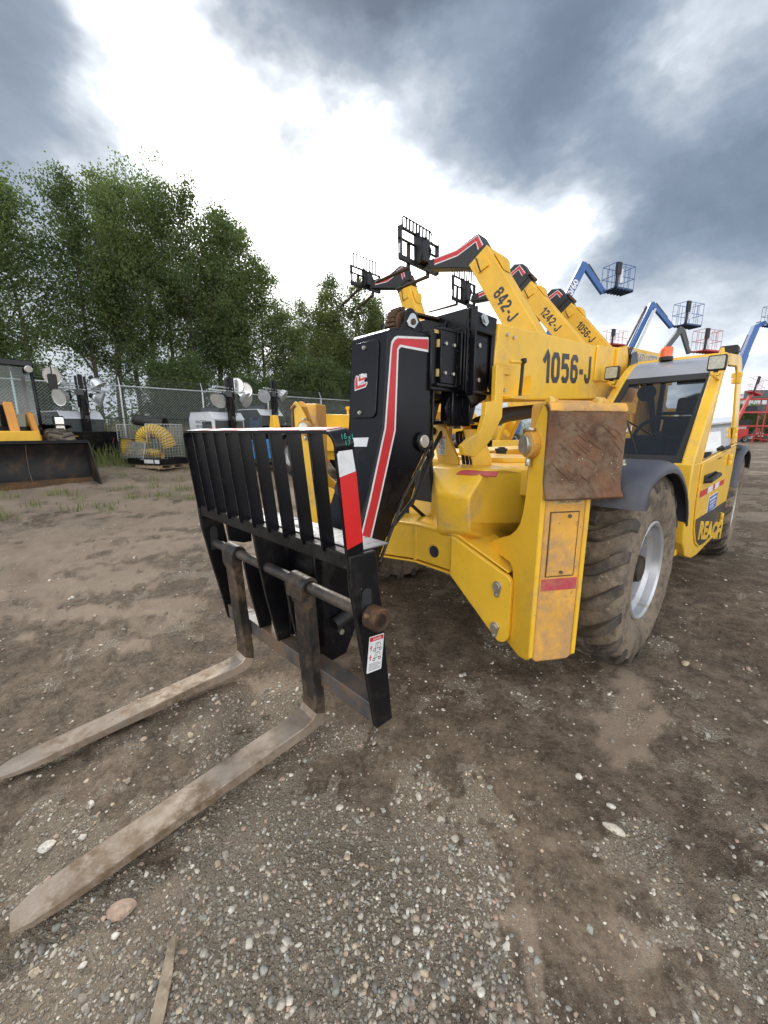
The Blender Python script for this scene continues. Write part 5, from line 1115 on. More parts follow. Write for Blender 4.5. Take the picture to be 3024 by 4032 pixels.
for i in range(3):
    f = .35 + .3 * i; mb = MB(); mb.cyl((T0, .17 * f, FH + .33 * f), (T1, .17 * f, FH + .33 * f), .005, 4)
    for q in range(int((T1 - T0) / .16)): mb.cbox((T0 + q * .16, .17 * f, FH + .33 * f), (.012, .03, .03))
    mb.build('barbed_wire', 'barb', fence)
M_b = None
mb = MB(); mb.smooth = False; sp = .075; wv = .0042; step = sp * math.sqrt(2); Hf = FH - .04
nL = int((T1 - T0 + Hf) / step)
for s, dy in ((1, 0), (-1, .006)):
    for q in range(nL):
        x0 = T0 - Hf + q * step if s > 0 else T0 + q * step
        za, zb_ = 0.0, Hf; xa, xb = x0, x0 + s * Hf
        if xa < T0: za += (T0 - xa); xa = T0
        if xb > T1: zb_ -= (xb - T1); xb = T1
        if s < 0 and xb < T0: zb_ -= (T0 - xb); xb = T0
        if s < 0 and xa > T1: za += xa - T1; xa = T1
        if zb_ - za < .05: continue
        o_ = wv * .7
        mb.add([(xa - o_, dy, za + o_ * s), (xa + o_, dy, za - o_ * s), (xb + o_, dy, zb_ - o_ * s), (xb - o_, dy, zb_ + o_ * s), (xa, dy - .005, za), (xb, dy - .005, zb_)], [(0, 1, 2, 3), (0, 4, 5, 3), (4, 1, 2, 5)])
mb.build('wire_mesh', 'galv_wire', fence, recalc=False)
mb = MB(); mb.box((-.13, -.012, -.13), (.13, 0, .13)); sg = mb.build('fence_sign', 'red', bev=.002); sg.location = FO + FU * 6.28 - FNv * .06 + Vector((0, 0, 2.13)); sg.rotation_euler = (0, 0, math.atan2(.665, .747)); tag(sg, 'small red square sign hung on the chain link fence', 'sign')
mb = MB(); mb.box((-.09, -.014, -.02), (-.03, -.0125, .05)); mb.box((.02, -.014, -.03), (.08, -.0125, .06)); mb.cyl((0, -.014, .01), (0, -.0125, .01), .025, 10); mb.build('sign_marks', 'white', sg)

# ------------------------------------------------------------------ trees
def leaf_mat(name, col, tr):
    m = bpy.data.materials.new(name); m.use_nodes = True; t = NT(m.node_tree); o = t.new('ShaderNodeOutputMaterial')
    gi = t.new('ShaderNodeNewGeometry'); v = t.new('ShaderNodeTexCoord').outputs['Object']
    c = t.mix(gi.outputs['Random Per Island'], tuple(q * .62 for q in col), tuple(q * 1.45 for q in col))
    c = t.mix(t.mr(t.noise(v, .55, 3), .4, .65, 0, .5), c, (col[0] * 1.5, col[1] * 1.25, col[2] * .9))
    p = t.new('ShaderNodeBsdfPrincipled'); t.put(p.inputs['Base Color'], c); p.inputs['Roughness'].default_value = .55; p.inputs['Specular IOR Level'].default_value = .35
    tl = t.new('ShaderNodeBsdfTranslucent'); t.put(tl.inputs[0], t.vm('MULTIPLY', c, (1.15, 1.3, .6)))
    mx = t.new('ShaderNodeMixShader'); mx.inputs[0].default_value = tr; t.l.new(p.outputs[0], mx.inputs[1]); t.l.new(tl.outputs[0], mx.inputs[2]); t.l.new(mx.outputs[0], o.inputs[0]); return m
LM = [leaf_mat('poplar_leaves', (.125, .168, .074), .52), leaf_mat('dark_leaves', (.095, .135, .060), .48), leaf_mat('olive_leaves', (.142, .172, .076), .52)]
M['bark'] = mat('grey_brown_bark', (.085, .072, .058), .9, 0, .3, 3)
def leaf_cards(rs, C, n, size, spread, droop=.4):
    """n leaf cards scattered about each centre: arrays for one mesh"""
    c = np.repeat(C, n, axis=0); m = len(c)
    p = c + rs.randn(m, 3) * spread * np.array([1, 1, .8]); s = size * rs.uniform(.6, 1.35, m)
    a = rs.randn(m, 3); a /= np.linalg.norm(a, axis=1)[:, None]; b = rs.randn(m, 3); b -= (b * a).sum(1)[:, None] * a; b /= np.linalg.norm(b, axis=1)[:, None]
    a *= s[:, None]; b *= s[:, None] * .62
    V = np.stack([p - a, p - .15 * a + b, p + a, p - .15 * a - b], 1).reshape(-1, 3)
    return V
def cards_mesh(name, V, m):
    me = bpy.data.meshes.new(name); n = len(V) // 4
    me.vertices.add(len(V)); me.vertices.foreach_set('co', V.astype(np.float32).ravel()); me.loops.add(n * 4); me.loops.foreach_set('vertex_index', np.arange(n * 4, dtype=np.int32))
    me.polygons.add(n); me.polygons.foreach_set('loop_start', (np.arange(n) * 4).astype(np.int32)); me.materials.append(m); me.update(); return me
def tree_parts(seed, H, base, Rr, ncl, mat_i, lean=0.0, stems=1, size=.064):
    rs = np.random.RandomState(seed); mb = MB(); C = []
    for st in range(stems):
        ox, oy = (rs.uniform(-.5, .5), rs.uniform(-.5, .5)) if stems > 1 else (0, 0); hh = H * (1 if st == 0 else rs.uniform(.7, .95))
        pts = [(ox, oy, -.3)]; n = 9
        for i in range(1, n + 1):
            f = i / n; pts.append((ox * (1 + f) + lean * f * f + .12 * rs.randn() * f, oy * (1 + f) + .12 * rs.randn() * f, hh * f))
        mb.tube(pts, [.16 * (1 - .93 * (i / n)) * H / 13 for i in range(n + 1)], 7)
        nb = int(30 / stems) + 8
        for b in range(nb):
            f = base + (1 - base) * (b + rs.rand()) / nb; i = min(n - 1, int(f * n)); q = np.array(pts[i]) * (1 - (f * n - i)) + np.array(pts[i + 1]) * (f * n - i)
            az_ = rs.uniform(0, 6.283); el = R_(rs.uniform(22, 60)); env = (math.sin(min(1, (1 - f) / (1 - base) * 1.15 + .06) * 1.75) ** .8) * Rr * rs.uniform(.55, 1.1)
            L = max(.5, env) / math.cos(el) * .8
            d = np.array([math.cos(az_) * math.cos(el), math.sin(az_) * math.cos(el), math.sin(el)])
            e = q + d * L; mid = q + d * L * .5 + np.array([0, 0, -.05 * L])
            mb.tube([tuple(q), tuple(mid), tuple(e)], [.045 * (1 - f * .6), .028 * (1 - f * .5), .008], 5)
            k = max(2, int(ncl / nb * (.5 + L / 1.8)))
            for _ in range(k):
                u = rs.uniform(.35, 1.08); w_ = q + d * L * u + rs.randn(3) * .18 * L; C.append(w_)
        for q_ in range(26):
            f = .74 + .26 * q_ / 25; i = min(n - 1, int(f * n)); q = np.array(pts[i]) * (1 - (f * n - i)) + np.array(pts[i + 1]) * (f * n - i); C.append(q + rs.randn(3) * .16)
        for _ in range(int(ncl * .03)): C.append(np.array(pts[-1]) + np.array([rs.randn() * .22, rs.randn() * .22, -rs.rand() * 2.2 + .1]))
    V = leaf_cards(rs, np.array(C), 42, size, .27)
    tm = mb.build('trunk', 'bark', recalc=False); me1 = tm.data; bpy.data.objects.remove(tm)
    return me1, cards_mesh('crown', V, LM[mat_i])
KINDS_ = [tree_parts(11, 13.0, .24, 2.9, 260, 0), tree_parts(23, 13.0, .24, 2.5, 240, 1, .5, 2), tree_parts(35, 12.0, .18, 2.9, 280, 1), tree_parts(47, 13.0, .36, 2.2, 160, 0, -.4), tree_parts(58, 10.0, .16, 2.0, 230, 2, 0, 2), tree_parts(71, 5.0, .05, 2.0, 200, 1, 0, 3)]
NOM = ['tall broad poplar', 'tall twin-stemmed poplar', 'dense dark-leaved tree', 'thin open poplar with a bare lower trunk', 'lower olive-green tree', 'low bushy young tree']
ORD = ['first', 'second', 'third', 'fourth', 'fifth', 'sixth', 'seventh', 'eighth', 'ninth', 'tenth', 'eleventh', 'twelfth', 'thirteenth', 'fourteenth', 'fifteenth', 'sixteenth', 'seventeenth', 'eighteenth', 'nineteenth', 'twentieth', 'twenty-first', 'twenty-second', 'twenty-third', 'twenty-fourth', 'twenty-fifth', 'twenty-sixth', 'twenty-seventh', 'twenty-eighth', 'twenty-ninth', 'thirtieth', 'thirty-first', 'thirty-second', 'thirty-third', 'thirty-fourth', 'thirty-fifth']
# (image column 0..1659, depth offset behind the fence, kind, height)
TL = [(-24, 17, 2, 11.0), (-21, 18.5, 0, 11.5), (-18.5, 17.0, 1, 11.0), (-16.57, 18.18, 0, 10.2), (-15.38, 17.9, 2, 9.9), (-13.32, 19.74, 1, 11.3), (-14.59, 22.62, 3, 12.9), (-12.62, 21.02, 0, 11.5), (-13.24, 23.82, 3, 12.6), (-11.53, 22.67, 0, 12.3), (-10.28, 22.44, 2, 12.0),
      (-10.36, 25.05, 1, 12.8), (-9.11, 24.83, 0, 11.9), (-8.79, 27.12, 3, 12.4), (-7.61, 26.16, 0, 10.3), (-6.44, 27.2, 4, 7.6), (-5.84, 30.41, 3, 9.3), (-4.26, 30.48, 4, 9.8), (-3.28, 33.36, 1, 11.7), (-1.87, 31.94, 4, 11.0), (-.64, 33.7, 4, 9.6), (2.2, 36, 5, 5.2), (5.5, 39, 5, 5.4),
      (-14.3, 15.9, 5, 2.8), (-9.6, 20.0, 5, 3.6), (-7.4, 21.8, 5, 3.2), (-4.6, 24.6, 5, 4.4), (-1.5, 27.5, 5, 4.2)]
TL.sort(key=lambda q: q[0] / q[1])
for i, (x, y, kd, h) in enumerate(TL):
    t = thing('tree', '%s behind the fence, %s tree from the left' % (NOM[kd], ORD[i]), 'tree', (x, y, float(rise(x, y))), i * 2.4, 'trees behind the chain link fence')
    hk = (13, 13, 12, 13, 10, 5)[kd]; sc = h / hk; sxy = max(sc, .82) * (1 + .08 * math.sin(i * 3))
    for nm, me_ in zip(('trunk', 'crown'), KINDS_[kd]):
        o_ = bpy.data.objects.new(nm, me_); SC.collection.objects.link(o_); o_.parent = t; o_.scale = (sxy, sxy, sc)
# leafless tree
rs = np.random.RandomState(5); mb = MB()
def twig(p, d, L, r, dep):
    e = p + d * L; mb.tube([tuple(p), tuple((p + e) / 2 + rs.randn(3) * .05 * L), tuple(e)], [r, r * .75, r * .5], 5)
    if dep:
        for _ in range(3):
            nd = d + rs.randn(3) * .42; nd[2] = abs(nd[2]) + .25; nd /= np.linalg.norm(nd); twig(p + d * L * rs.uniform(.5, 1), nd, L * rs.uniform(.5, .75), r * .55, dep - 1)
twig(np.array([0, 0, -.2]), np.array([0, 0, 1.]), 4.6, .07, 4)
u = (722 - 829.5) * 1.8228 / 1577.; s = 26.5 / (.747 - .665 * u)
t = thing('bare_tree', 'leafless grey tree with thin bare twigs above the lower trees', 'tree', (u * s, s, 1.1)); mb.build('branches', 'bark', t, recalc=False).scale = (1.15, 1.15, 1.02)
# undergrowth and tall grass
def strip(n, seed, t0, t1, n0, n1):
    r_ = np.random.RandomState(seed); tt = r_.uniform(t0, t1, n); nn = r_.uniform(n0, n1, n); x = FO.x + FU.x * tt + FNv.x * nn; y = FO.y + FU.y * tt + FNv.y * nn
    return r_, x, y
rs, x, y = strip(1900, 3, -16, 40, 2.2, 9); C = np.stack([x, y, rise(x, y) + np.abs(rs.randn(1900)) * .7 + .1], -1)
me = cards_mesh('undergrowth', leaf_cards(rs, C, 24, .075, .36), LM[1]); o_ = bpy.data.objects.new('undergrowth', me); SC.collection.objects.link(o_); tag(o_, 'dark leafy undergrowth between the tree trunks behind the fence', 'undergrowth', kind='stuff')
GM = []
for nm, c1, c2 in (('green_grass', (.11, .15, .04), (.25, .27, .09)), ('dry_grass', (.32, .275, .125), (.52, .43, .23))):
    m = bpy.data.materials.new(nm); m.use_nodes = True; t = NT(m.node_tree); o_ = t.new('ShaderNodeOutputMaterial'); p = t.new('ShaderNodeBsdfPrincipled')
    t.put(p.inputs['Base Color'], t.mix(t.new('ShaderNodeNewGeometry').outputs['Random Per Island'], c1, c2)); p.inputs['Roughness'].default_value = .7
    tl = t.new('ShaderNodeBsdfTranslucent'); tl.inputs[0].default_value = (*c2, 1); mx = t.new('ShaderNodeMixShader'); mx.inputs[0].default_value = .3; t.l.new(p.outputs[0], mx.inputs[1]); t.l.new(tl.outputs[0], mx.inputs[2]); t.l.new(mx.outputs[0], o_.inputs[0]); GM.append(m)
def grass(name, x, y, hmin, hmax, wd, m, rs, label, zz=None):
    n = len(x); h = rs.uniform(hmin, hmax, n); a = rs.uniform(0, 6.28, n); ln = rs.uniform(.05, .4, n) * h; z = (height(x, y) if zz is None else zz) - .02
    dx, dy = np.cos(a), np.sin(a); wx, wy = -dy * wd, dx * wd
    P = np.stack([np.stack([x - wx, y - wy, z], -1), np.stack([x + wx, y + wy, z], -1), np.stack([x + dx * ln * .45 + wx * .7, y + dy * ln * .45 + wy * .7, z + h * .6], -1), np.stack([x + dx * ln * .45 - wx * .7, y + dy * ln * .45 - wy * .7, z + h * .6], -1), np.stack([x + dx * ln, y + dy * ln, z + h], -1)], 1)
    V = P.reshape(-1, 3); b = np.arange(n) * 5
    idx = np.stack([b, b + 1, b + 2, b + 3, b + 3, b + 2, b + 4], -1).ravel(); ls = np.stack([np.arange(n) * 7, np.arange(n) * 7 + 4], -1).ravel()
    me = bpy.data.meshes.new(name); me.vertices.add(len(V)); me.vertices.foreach_set('co', V.astype(np.float32).ravel()); me.loops.add(len(idx)); me.loops.foreach_set('vertex_index', idx.astype(np.int32))
    me.polygons.add(2 * n); me.polygons.foreach_set('loop_start', ls.astype(np.int32)); me.materials.append(m); me.update()
    o_ = bpy.data.objects.new(name, me); SC.collection.objects.link(o_); tag(o_, label, 'grass', kind='stuff'); return o_
rs, x, y = strip(44000, 8, -14, 34, -3.0, 4.0); keep = fbm(x, y, .6, 4, .6, 1) + rs.rand(len(x)) * .25 > .44
grass('tall_grass', x[keep], y[keep], .22, .75, .012, GM[0], rs, 'tall green grass growing along the foot of the fence')
rs, x, y = strip(15000, 9, -14, 34, .2, 4.5)
grass('dry_grass', x, y, .7, 1.18, .010, GM[1], rs, 'tall dry straw-coloured grass behind the fence')
rs = np.random.RandomState(31); cx = rs.uniform(-11, 3, 130); cyy = rs.uniform(6.5, 16.5, 130); kp = (FN[0] * cx + FN[1] * cyy > 9.3) & (FN[0] * cx + FN[1] * cyy < 16.5); cx, cyy = cx[kp], cyy[kp]
x = np.repeat(cx, 26) + rs.randn(len(cx) * 26) * .11; y = np.repeat(cyy, 26) + rs.randn(len(cx) * 26) * .11
grass('weeds', x, y, .04, .22, .009, GM[0], rs, 'small green weeds sprouting in the gravel yard')
M['rust_floor'] = mat('rusty_bucket_floor', (.15, .075, .03), .8, .1, .3, 3, dirt=((.06, .04, .025), .5, 2.5))
M['panel_blue'] = mat('bluish_panel', (.10, .14, .19), .3)
M['bucket'] = mat('black_bucket_steel', (.010, .0095, .009), .6, .1, .3, 3, dirt=((.085, .050, .026), .34, 1.6, .75), bump=(.2, 30))
M['orange'] = mat('faded_orange_arm', (.62, .27, .05), .5, 0, .1, 3)
# ------------------------------------------------------------------ wheel loader at the left edge
def G_(x, y): return gz(x, y)
LA = R_(-40)                      # heading 130 deg from north -> angle from +X
lo_ = Vector((-8.45, 9.45, 0)); lz = .07
ldr = thing('wheel_loader', 'yellow wheel loader with a black bucket resting on the ground at the left edge', 'wheel loader', (lo_.x, lo_.y, lz), LA)
BW_ = 1.34
prof = [(.0, .0), (-.10, .03), (-.55, .045), (-.80, .16), (-.96, .42), (-.98, .75), (-.90, 1.02), (-.74, 1.20)]
inn = [(.0, .018), (-.10, .062), (-.54, .14), (-.74, .24), (-.90, .45), (-.935, .74), (-.865, 1.0), (-.715, 1.18)]
mb = MB(); mb.prism(prof + inn[::-1], -BW_, BW_); bk = mb.build('bucket', 'bucket', ldr, bev=.004, ang=60)
for s in (-1, 1): mb = MB(); mb.prism([(.06, .0), (.07, .03), (-.62, 1.22), (-.78, 1.24), (-.98, .8), (-.96, .42), (-.8, .16), (-.55, .04)], s * BW_ - .015, s * BW_ + .015); mb.build('side_plate', 'bucket', bk, bev=.004)
mb = MB(); mb.prism([(.10, -.005), (-.16, .0), (-.16, .028), (.10, .012)], -BW_ - .02, BW_ + .02); mb.build('cutting_edge', 'rust_dark', bk)
mb = MB(); mb.prism([(-.70, 1.16), (-.76, 1.24), (-.70, 1.26), (-.62, 1.19)], -BW_, BW_); mb.build('top_lip', 'black_worn', bk)
mb = MB(); mb.add([(-.06, -BW_ + .02, .045), (-.06, BW_ - .02, .045), (-.54, BW_ - .02, .150), (-.54, -BW_ + .02, .150), (-.73, BW_ - .02, .248), (-.73, -BW_ + .02, .248)], [(0, 1, 2, 3), (3, 2, 4, 5)]); mb.build('floor_plate', 'rust_floor', bk, recalc=False)
mb = MB(); mb.prism([(x, z) for x, z in inn[3:]] + [(x + .03, z) for x, z in inn[3:][::-1]], .05, .065); mb.build('rib', 'bar', bk)
for s in (-.45, .45):
    mb = MB(); mb.prism([(-.92, .35), (-.98, .55), (-1.45, 1.35), (-2.0, 1.95), (-2.5, 2.1), (-2.5, 1.85), (-2.0, 1.65), (-1.6, 1.15), (-1.15, .4)], s - .06, s + .06); mb.build('lift_arm', 'orange', ldr, bev=.015)
mb = MB(); mb.cyl((-1.55, -.5, 1.12), (-1.55, .5, 1.12), .07, 12); mb.prism([(-.98, .7), (-1.05, .95), (-1.55, 1.95), (-1.8, 2.25), (-1.95, 2.2), (-1.65, 1.75), (-1.2, .8)], -.09, .09); mb.build('tilt_link', 'orange', ldr, bev=.012)
for s in (1, -1):
    make_wheel(ldr, (-1.75, s * .93, .78), R=.80, W=.58, rr=.34, side=s, tyre_m=('tyre', 'tyre_lug'))
    make_wheel(ldr, (-4.35, s * .93, .78), R=.80, W=.58, rr=.32, side=s, full=False, tyre_m=('tyre', 'tyre_lug'))
    pr = [(-1.80 + .90 * math.cos(a), .80 + .90 * math.sin(a)) for a in [R_(75 + 95 * k / 10) for k in range(11)]]; make_fender(ldr, pr, s * .66, s * 1.24, .05, 'dull_black')
mb = MB(); mb.box((-2.6, -.42, .55), (-1.0, .42, 1.5)); mb.prism([(-5.6, .7), (-5.6, 1.75), (-5.2, 1.95), (-3.6, 2.0), (-3.5, .7)], -.75, .75); mb.box((-3.6, -.7, .6), (-2.2, .7, 1.45)); mb.build('chassis', 'yellow_far', ldr, bev=.03)
mb = MB(); mb.box((-3.75, -.70, 3.22), (-2.15, .70, 3.38))
for x0, x1 in ((-2.22, -2.30), (-3.62, -3.62)):
    for y in (-.66, .66): mb.tube([(x0, y, 1.4), (x1, y, 3.3)], .05, 8)
mb.box((-3.65, -.70, 1.4), (-2.15, .70, 1.62)); lcab = mb.build('cab', 'black', ldr, bev=.02)
mb = MB(); mb.add([(-2.17, -.62, 1.6), (-2.17, .62, 1.6), (-2.25, .62, 3.24), (-2.25, -.62, 3.24)], [(0, 1, 2, 3)]); mb.add([(-2.22, .67, 1.6), (-3.6, .67, 1.6), (-3.6, .67, 3.24), (-2.30, .67, 3.24)], [(0, 1, 2, 3)]); mb.add([(-2.22, -.67, 1.6), (-3.6, -.67, 1.6), (-3.6, -.67, 3.24), (-2.30, -.67, 3.24)], [(0, 1, 2, 3)]); mb.build('cab_glass', 'glass_green', lcab, recalc=False)
mb = MB(); mb.cyl((-2.12, .58, 3.16), (-2.04, .58, 3.14), .09, 16); mb.build('roof_lamp', 'reflector', lcab, bev=.01)
mb = MB(); mb.tube([(-2.2, .68, 3.22), (-2.0, .86, 3.30), (-1.86, 1.02, 3.26), (-1.86, 1.02, 3.0)], .018, 6); mb.prism(rrect(-.10, -.20, .10, .20, .04), -.03, .03, 'xy', T=frame((-1.86, 1.02, 2.85), (0, 1, 0), (0, 0, 1))); mb.build('mirror', 'dull_black', lcab)
mb = MB(); mb.box((-1.95, .88, 1.50), (-1.72, 1.12, 1.92)); hl = mb.build('headlight', 'dull_black', ldr, bev=.04); mb = MB(); mb.box((-1.725, .90, 1.53), (-1.712, 1.10, 1.88)); mb.build('headlight_lens', 'reflector', hl, bev=.01)
mb = MB(); mb.prism([(-2.9, 1.0), (-3.3, 1.05), (-3.45, 2.3), (-3.3, 2.35), (-3.05, 1.75), (-2.8, 1.7)], -.28, .28); mb.build('operator_seat', 'seat', ldr, bev=.03)

# ------------------------------------------------------------------ towable light towers
def light_tower(label, x, y, z, hd, num, side_m, brand=False, sc=1.0, lamps=None):
    t = thing('light_tower', label, 'light tower', (x, y, z), hd, 'towable light towers by the fence'); t.scale = (sc, sc, sc)
    mb = MB(); prf = [(-1.0, .55), (-1.0, 1.62), (-.86, 1.86), (.42, 1.86), (.62, 1.62), (.62, .55)]
    mb.prism(prf, -.66, .66); cabn = mb.build('cabinet', side_m, t, bev=.03)
    mb = MB(); mb.prism([(-.875, 1.875), (.43, 1.875), (.64, 1.625), (.66, 1.60), (.60, 1.60), (.40, 1.845), (-.86, 1.845)], -.675, .675); mb.build('roof', 'lt_grey', cabn, bev=.008)
    mb = MB(); mb.box((.621, -.60, .62), (.632, .60, 1.56)); mb.build('end_panel', 'dk_grey', cabn)
    mb = MB(); mb.box((-.10, -.668, 1.10), (.50, -.661, 1.52)); mb.build('window_panel', 'panel_blue' if not brand else 'dk_grey', cabn)
    mb = MB(); mb.box((.64, -.60, .55), (1.72, .60, 1.16)); mb.box((.60, -.63, 1.10), (1.75, .63, 1.16)); tb = mb.build('tongue_box', 'black', t, bev=.015)
    mb = MB(); mb.box((1.15, -.603, .98), (1.42, -.601, 1.02)); mb.build('box_label', 'yel_text', tb)
    mb = MB(); mb.box((.9, -.06, .42), (2.35, .06, .54)); mb.cyl((2.3, 0, .40), (2.44, 0, .44), .07, 10); mb.box((-1.0, -.55, .40), (.9, -.45, .54)); mb.box((-1.0, .45, .40), (.9, .55, .54)); mb.build('drawbar', 'black_worn', t, bev=.008)
    mb = MB(); mb.cyl((2.1, .12, .02), (2.1, .12, .78), .035, 10); mb.box((2.0, .02, 0), (2.2, .22, .03)); mb.build('jack', 'dull_black', t)
    mb = MB(); mb.tube([(2.1, .12, .75), (2.16, .12, .90), (2.22, .12, .92)], .012, 6); mb.build('jack_handle', 'red', t)
    for s in (1, -1): far_wheel(t, -.3, s * .78, .33, .33, s)
    for s in (1, -1): mb = MB(); mb.prism([(-.3 + .42 * math.cos(a), .33 + .42 * math.sin(a)) for a in [R_(10 + 16 * k) for k in range(11)]] + [(-.3 + .39 * math.cos(a), .33 + .39 * math.sin(a)) for a in [R_(170 - 16 * k) for k in range(11)]], s * .67, s * .90); mb.build('mudguard', 'dull_black', t)
    mb = MB(); mb.box((.70, -.11, 1.0), (.88, .11, 2.55)); mb.box((.73, -.16, 2.0), (.85, -.12, 3.08)); mb.box((.73, .12, 2.0), (.85, .16, 3.08)); mb.box((.76, -.07, 2.3), (.83, .07, 3.12)); mst = mb.build('mast', 'black', t, bev=.008)
    mb = MB(); mb.box((.71, -.20, 2.42), (.90, .0, 2.62)); mb.box((.889, -.06, 1.60), (.893, .05, 1.72)); mb.tube([(.92, .05, 2.3), (1.0, .1, 1.9), (.9, .0, 1.5)], .012, 6); mb.build('winch', 'dk_grey', mst)
    mb = MB(); mb.cyl((.80, -.85, 2.62), (.80, .85, 2.62), .035, 10); mb.cyl((.80, -.6, 2.75), (.80, .6, 2.70), .03, 8); mb.build('lamp_bar', 'galv', mst)
    for (ly, lz_, d) in lamps:
        d = Vector(d).normalized(); c = Vector((.82, ly, lz_)); T = frame(c, d.orthogonal(), d.cross(d.orthogonal()))
        mb = MB(); mb.lathe([(.05, -.30), (.13, -.27), (.21, -.16), (.275, .0), (.29, .015), (.26, .01)], 24, T=T, axis='z'); mb.lathe([(.0001, .005), (.26, .010)], 24, T=T, axis='z'); lp = mb.build('flood_lamp', 'reflector', t, recalc=False)
        mb = MB(); mb.cyl(T @ Vector((0, 0, -.29)), T @ Vector((0, 0, -.40)), .08, 10); mb.tube([T @ Vector((-.24, 0, -.02)), T @ Vector((-.24, 0, -.3)), T @ Vector((.24, 0, -.3)), T @ Vector((.24, 0, -.02))], .014, 6); mb.build('lamp_yoke', 'dull_black', lp)
    mb = MB(); mb.box((-.7, -.3, 1.90), (.5, -.24, 2.05)); mb.cyl((-.6, -.27, 1.85), (-.6, -.27, 2.0), .03, 8); mb.cyl((.4, -.27, 1.85), (.4, -.27, 2.0), .03, 8); mb.build('lifting_rail', 'dk_grey', t, bev=.006)
    text('number', num, .17, (.6335, .05, 1.42), (0, 1, 0), (0, 0, 1), 'ink', cabn, off=.004)
    text('number', num, .17, (.08 if not brand else .12, -.6685, 1.40 if not brand else 1.42), (1, 0, 0), (0, 0, 1), 'ink', cabn, off=.004)
    if brand:
        text('lettering', 'WACKER', .17, (-.55, -.6625, 1.46), (1, 0, 0), (0, 0, 1), 'ink', cabn); text('lettering', 'NEUSON', .17, (-.55, -.6625, 1.29), (1, 0, 0), (0, 0, 1), 'ink', cabn)
    return t
light_tower('grey light tower numbered 3025 with black tongue box beside the wheel loader', -11.45, 14.9, .40, R_(-28), '3025', 'dk_grey', lamps=[(-.82, 2.98, (.35, -.5, -.12)), (-.72, 2.30, (.25, -.9, -.15)), (.55, 2.78, (.3, .35, -.75)), (.62, 2.32, (.5, .7, -.35))], sc=1.0)
light_tower('white light tower numbered 3000 with WACKER NEUSON lettering behind the load guard', -6.25, 15.3, .42, R_(-34), '3000', 'lt_grey', True, lamps=[(.62, 2.72, (.75, -.35, -.05)), (.30, 2.85, (.4, -.9, .0)), (.72, 2.35, (.6, .2, -.3)), (-.55, 2.25, (.3, -.9, -.6))], sc=.98)
light_tower('third light tower numbered 3004 half hidden behind the white one', -5.3, 17.6, .70, R_(-30), '3004', 'dk_grey', lamps=[(.62, 2.5, (.5, .3, -.4)), (-.6, 2.4, (.3, -.9, -.4))], sc=.95)

# ------------------------------------------------------------------ wire basket with ventilation ducts
BO = (-8.25, 14.1, .52); BA = R_(-32)
def basket_obj():
    t = thing('wire_basket', 'galvanised wire mesh basket full of yellow ventilation ducting', 'basket', BO, BA)
    def panel(nm, o, u, v, nu, nv, rw=.0065):
        o, u, v = Vector(o), Vector(u), Vector(v); mb = MB()
        for i in range(nu + 1): mb.cyl(o + u * (i / nu), o + u * (i / nu) + v, rw if i not in (0, nu) else .014, 4)
        for j in range(nv + 1): mb.cyl(o + v * (j / nv), o + v * (j / nv) + u, rw if j not in (0, nv) else .014, 4)
        return mb.build(nm, 'galv', t)
    a, b, h = .95, .62, 1.18
    panel('mesh_panel', (-a, -b, .1), (0, 2 * b, 0), (0, 0, h), 12, 12); panel('mesh_panel', (a, -b, .1), (0, 2 * b, 0), (0, 0, h), 12, 12); panel('mesh_panel', (-a, b, .1), (2 * a, 0, 0), (0, 0, h), 18, 12); panel('mesh_panel', (-a, -b, .1), (2 * a, 0, 0), (0, 0, h * .52), 18, 6)
    panel('folded_gate', (-.6, -b - .02, .66), (1.5, -.02, 0), (.05, -.16, -.52), 16, 6); panel('mesh_floor', (-a, -b, .1), (2 * a, 0, 0), (0, 2 * b, 0), 10, 6)
    for x in (-a + .1, a - .1):
        for y in (-b + .08, b - .08): mb = MB(); mb.box((x - .04, y - .04, -.02), (x + .04, y + .04, .10)); mb.build('foot', 'galv', t)
    mb = MB(); mb.box((-.6, .2, .85), (-.25, .45, 1.05)); mb.build('box', 'bluebox', t, bev=.01)
basket_obj()
def duct(label, pts, r, m, rings=26, open_end=True):
    P = [Vector(p) for p in pts]; Q = []
    for i in range(len(P) - 1):
        p0, p1, p2, p3 = P[max(0, i - 1)], P[i], P[i + 1], P[min(len(P) - 1, i + 2)]
        for k in range(10):
            u = k / 10; Q.append(.5 * ((2 * p1) + (p2 - p0) * u + (2 * p0 - 5 * p1 + 4 * p2 - p3) * u * u + (3 * p1 - p0 - 3 * p2 + p3) * u ** 3))
    Q.append(P[-1]); n = len(Q); F = rings * 4; R2 = []
    for k in range(F + 1):
        x = k / F * (n - 1); i = min(n - 2, int(x)); R2.append(Q[i].lerp(Q[i + 1], x - i))
    mb = MB(); mb.tube(R2, [r * (1 - .07 * abs(math.sin(math.pi * k / 4))) for k in range(F + 1)], 18, caps=not open_end)
    o = mb.build('ventilation_duct', m); tag(o, label, 'duct', 'ventilation ducts in and on the wire basket')
    for j in range(rings + 1):
        c = R2[min(F, j * 4)]; d = (R2[min(F, j * 4 + 1)] - R2[max(0, j * 4 - 1)]).normalized(); T = frame(c, d.orthogonal(), d.cross(d.orthogonal()))
    hb = MB()
    for j in range(rings + 1):
        c = R2[min(F, j * 4)]; d = (R2[min(F, j * 4 + 1)] - R2[max(0, j * 4 - 1)]).normalized(); T = frame(c, d.orthogonal(), d.cross(d.orthogonal()))
        hb.lathe([(r * 1.0, -.008), (r * 1.025, 0), (r * 1.0, .008)], 18, T=T, axis='z')
    hb.build('duct_wire', 'duct_blk', o); return o
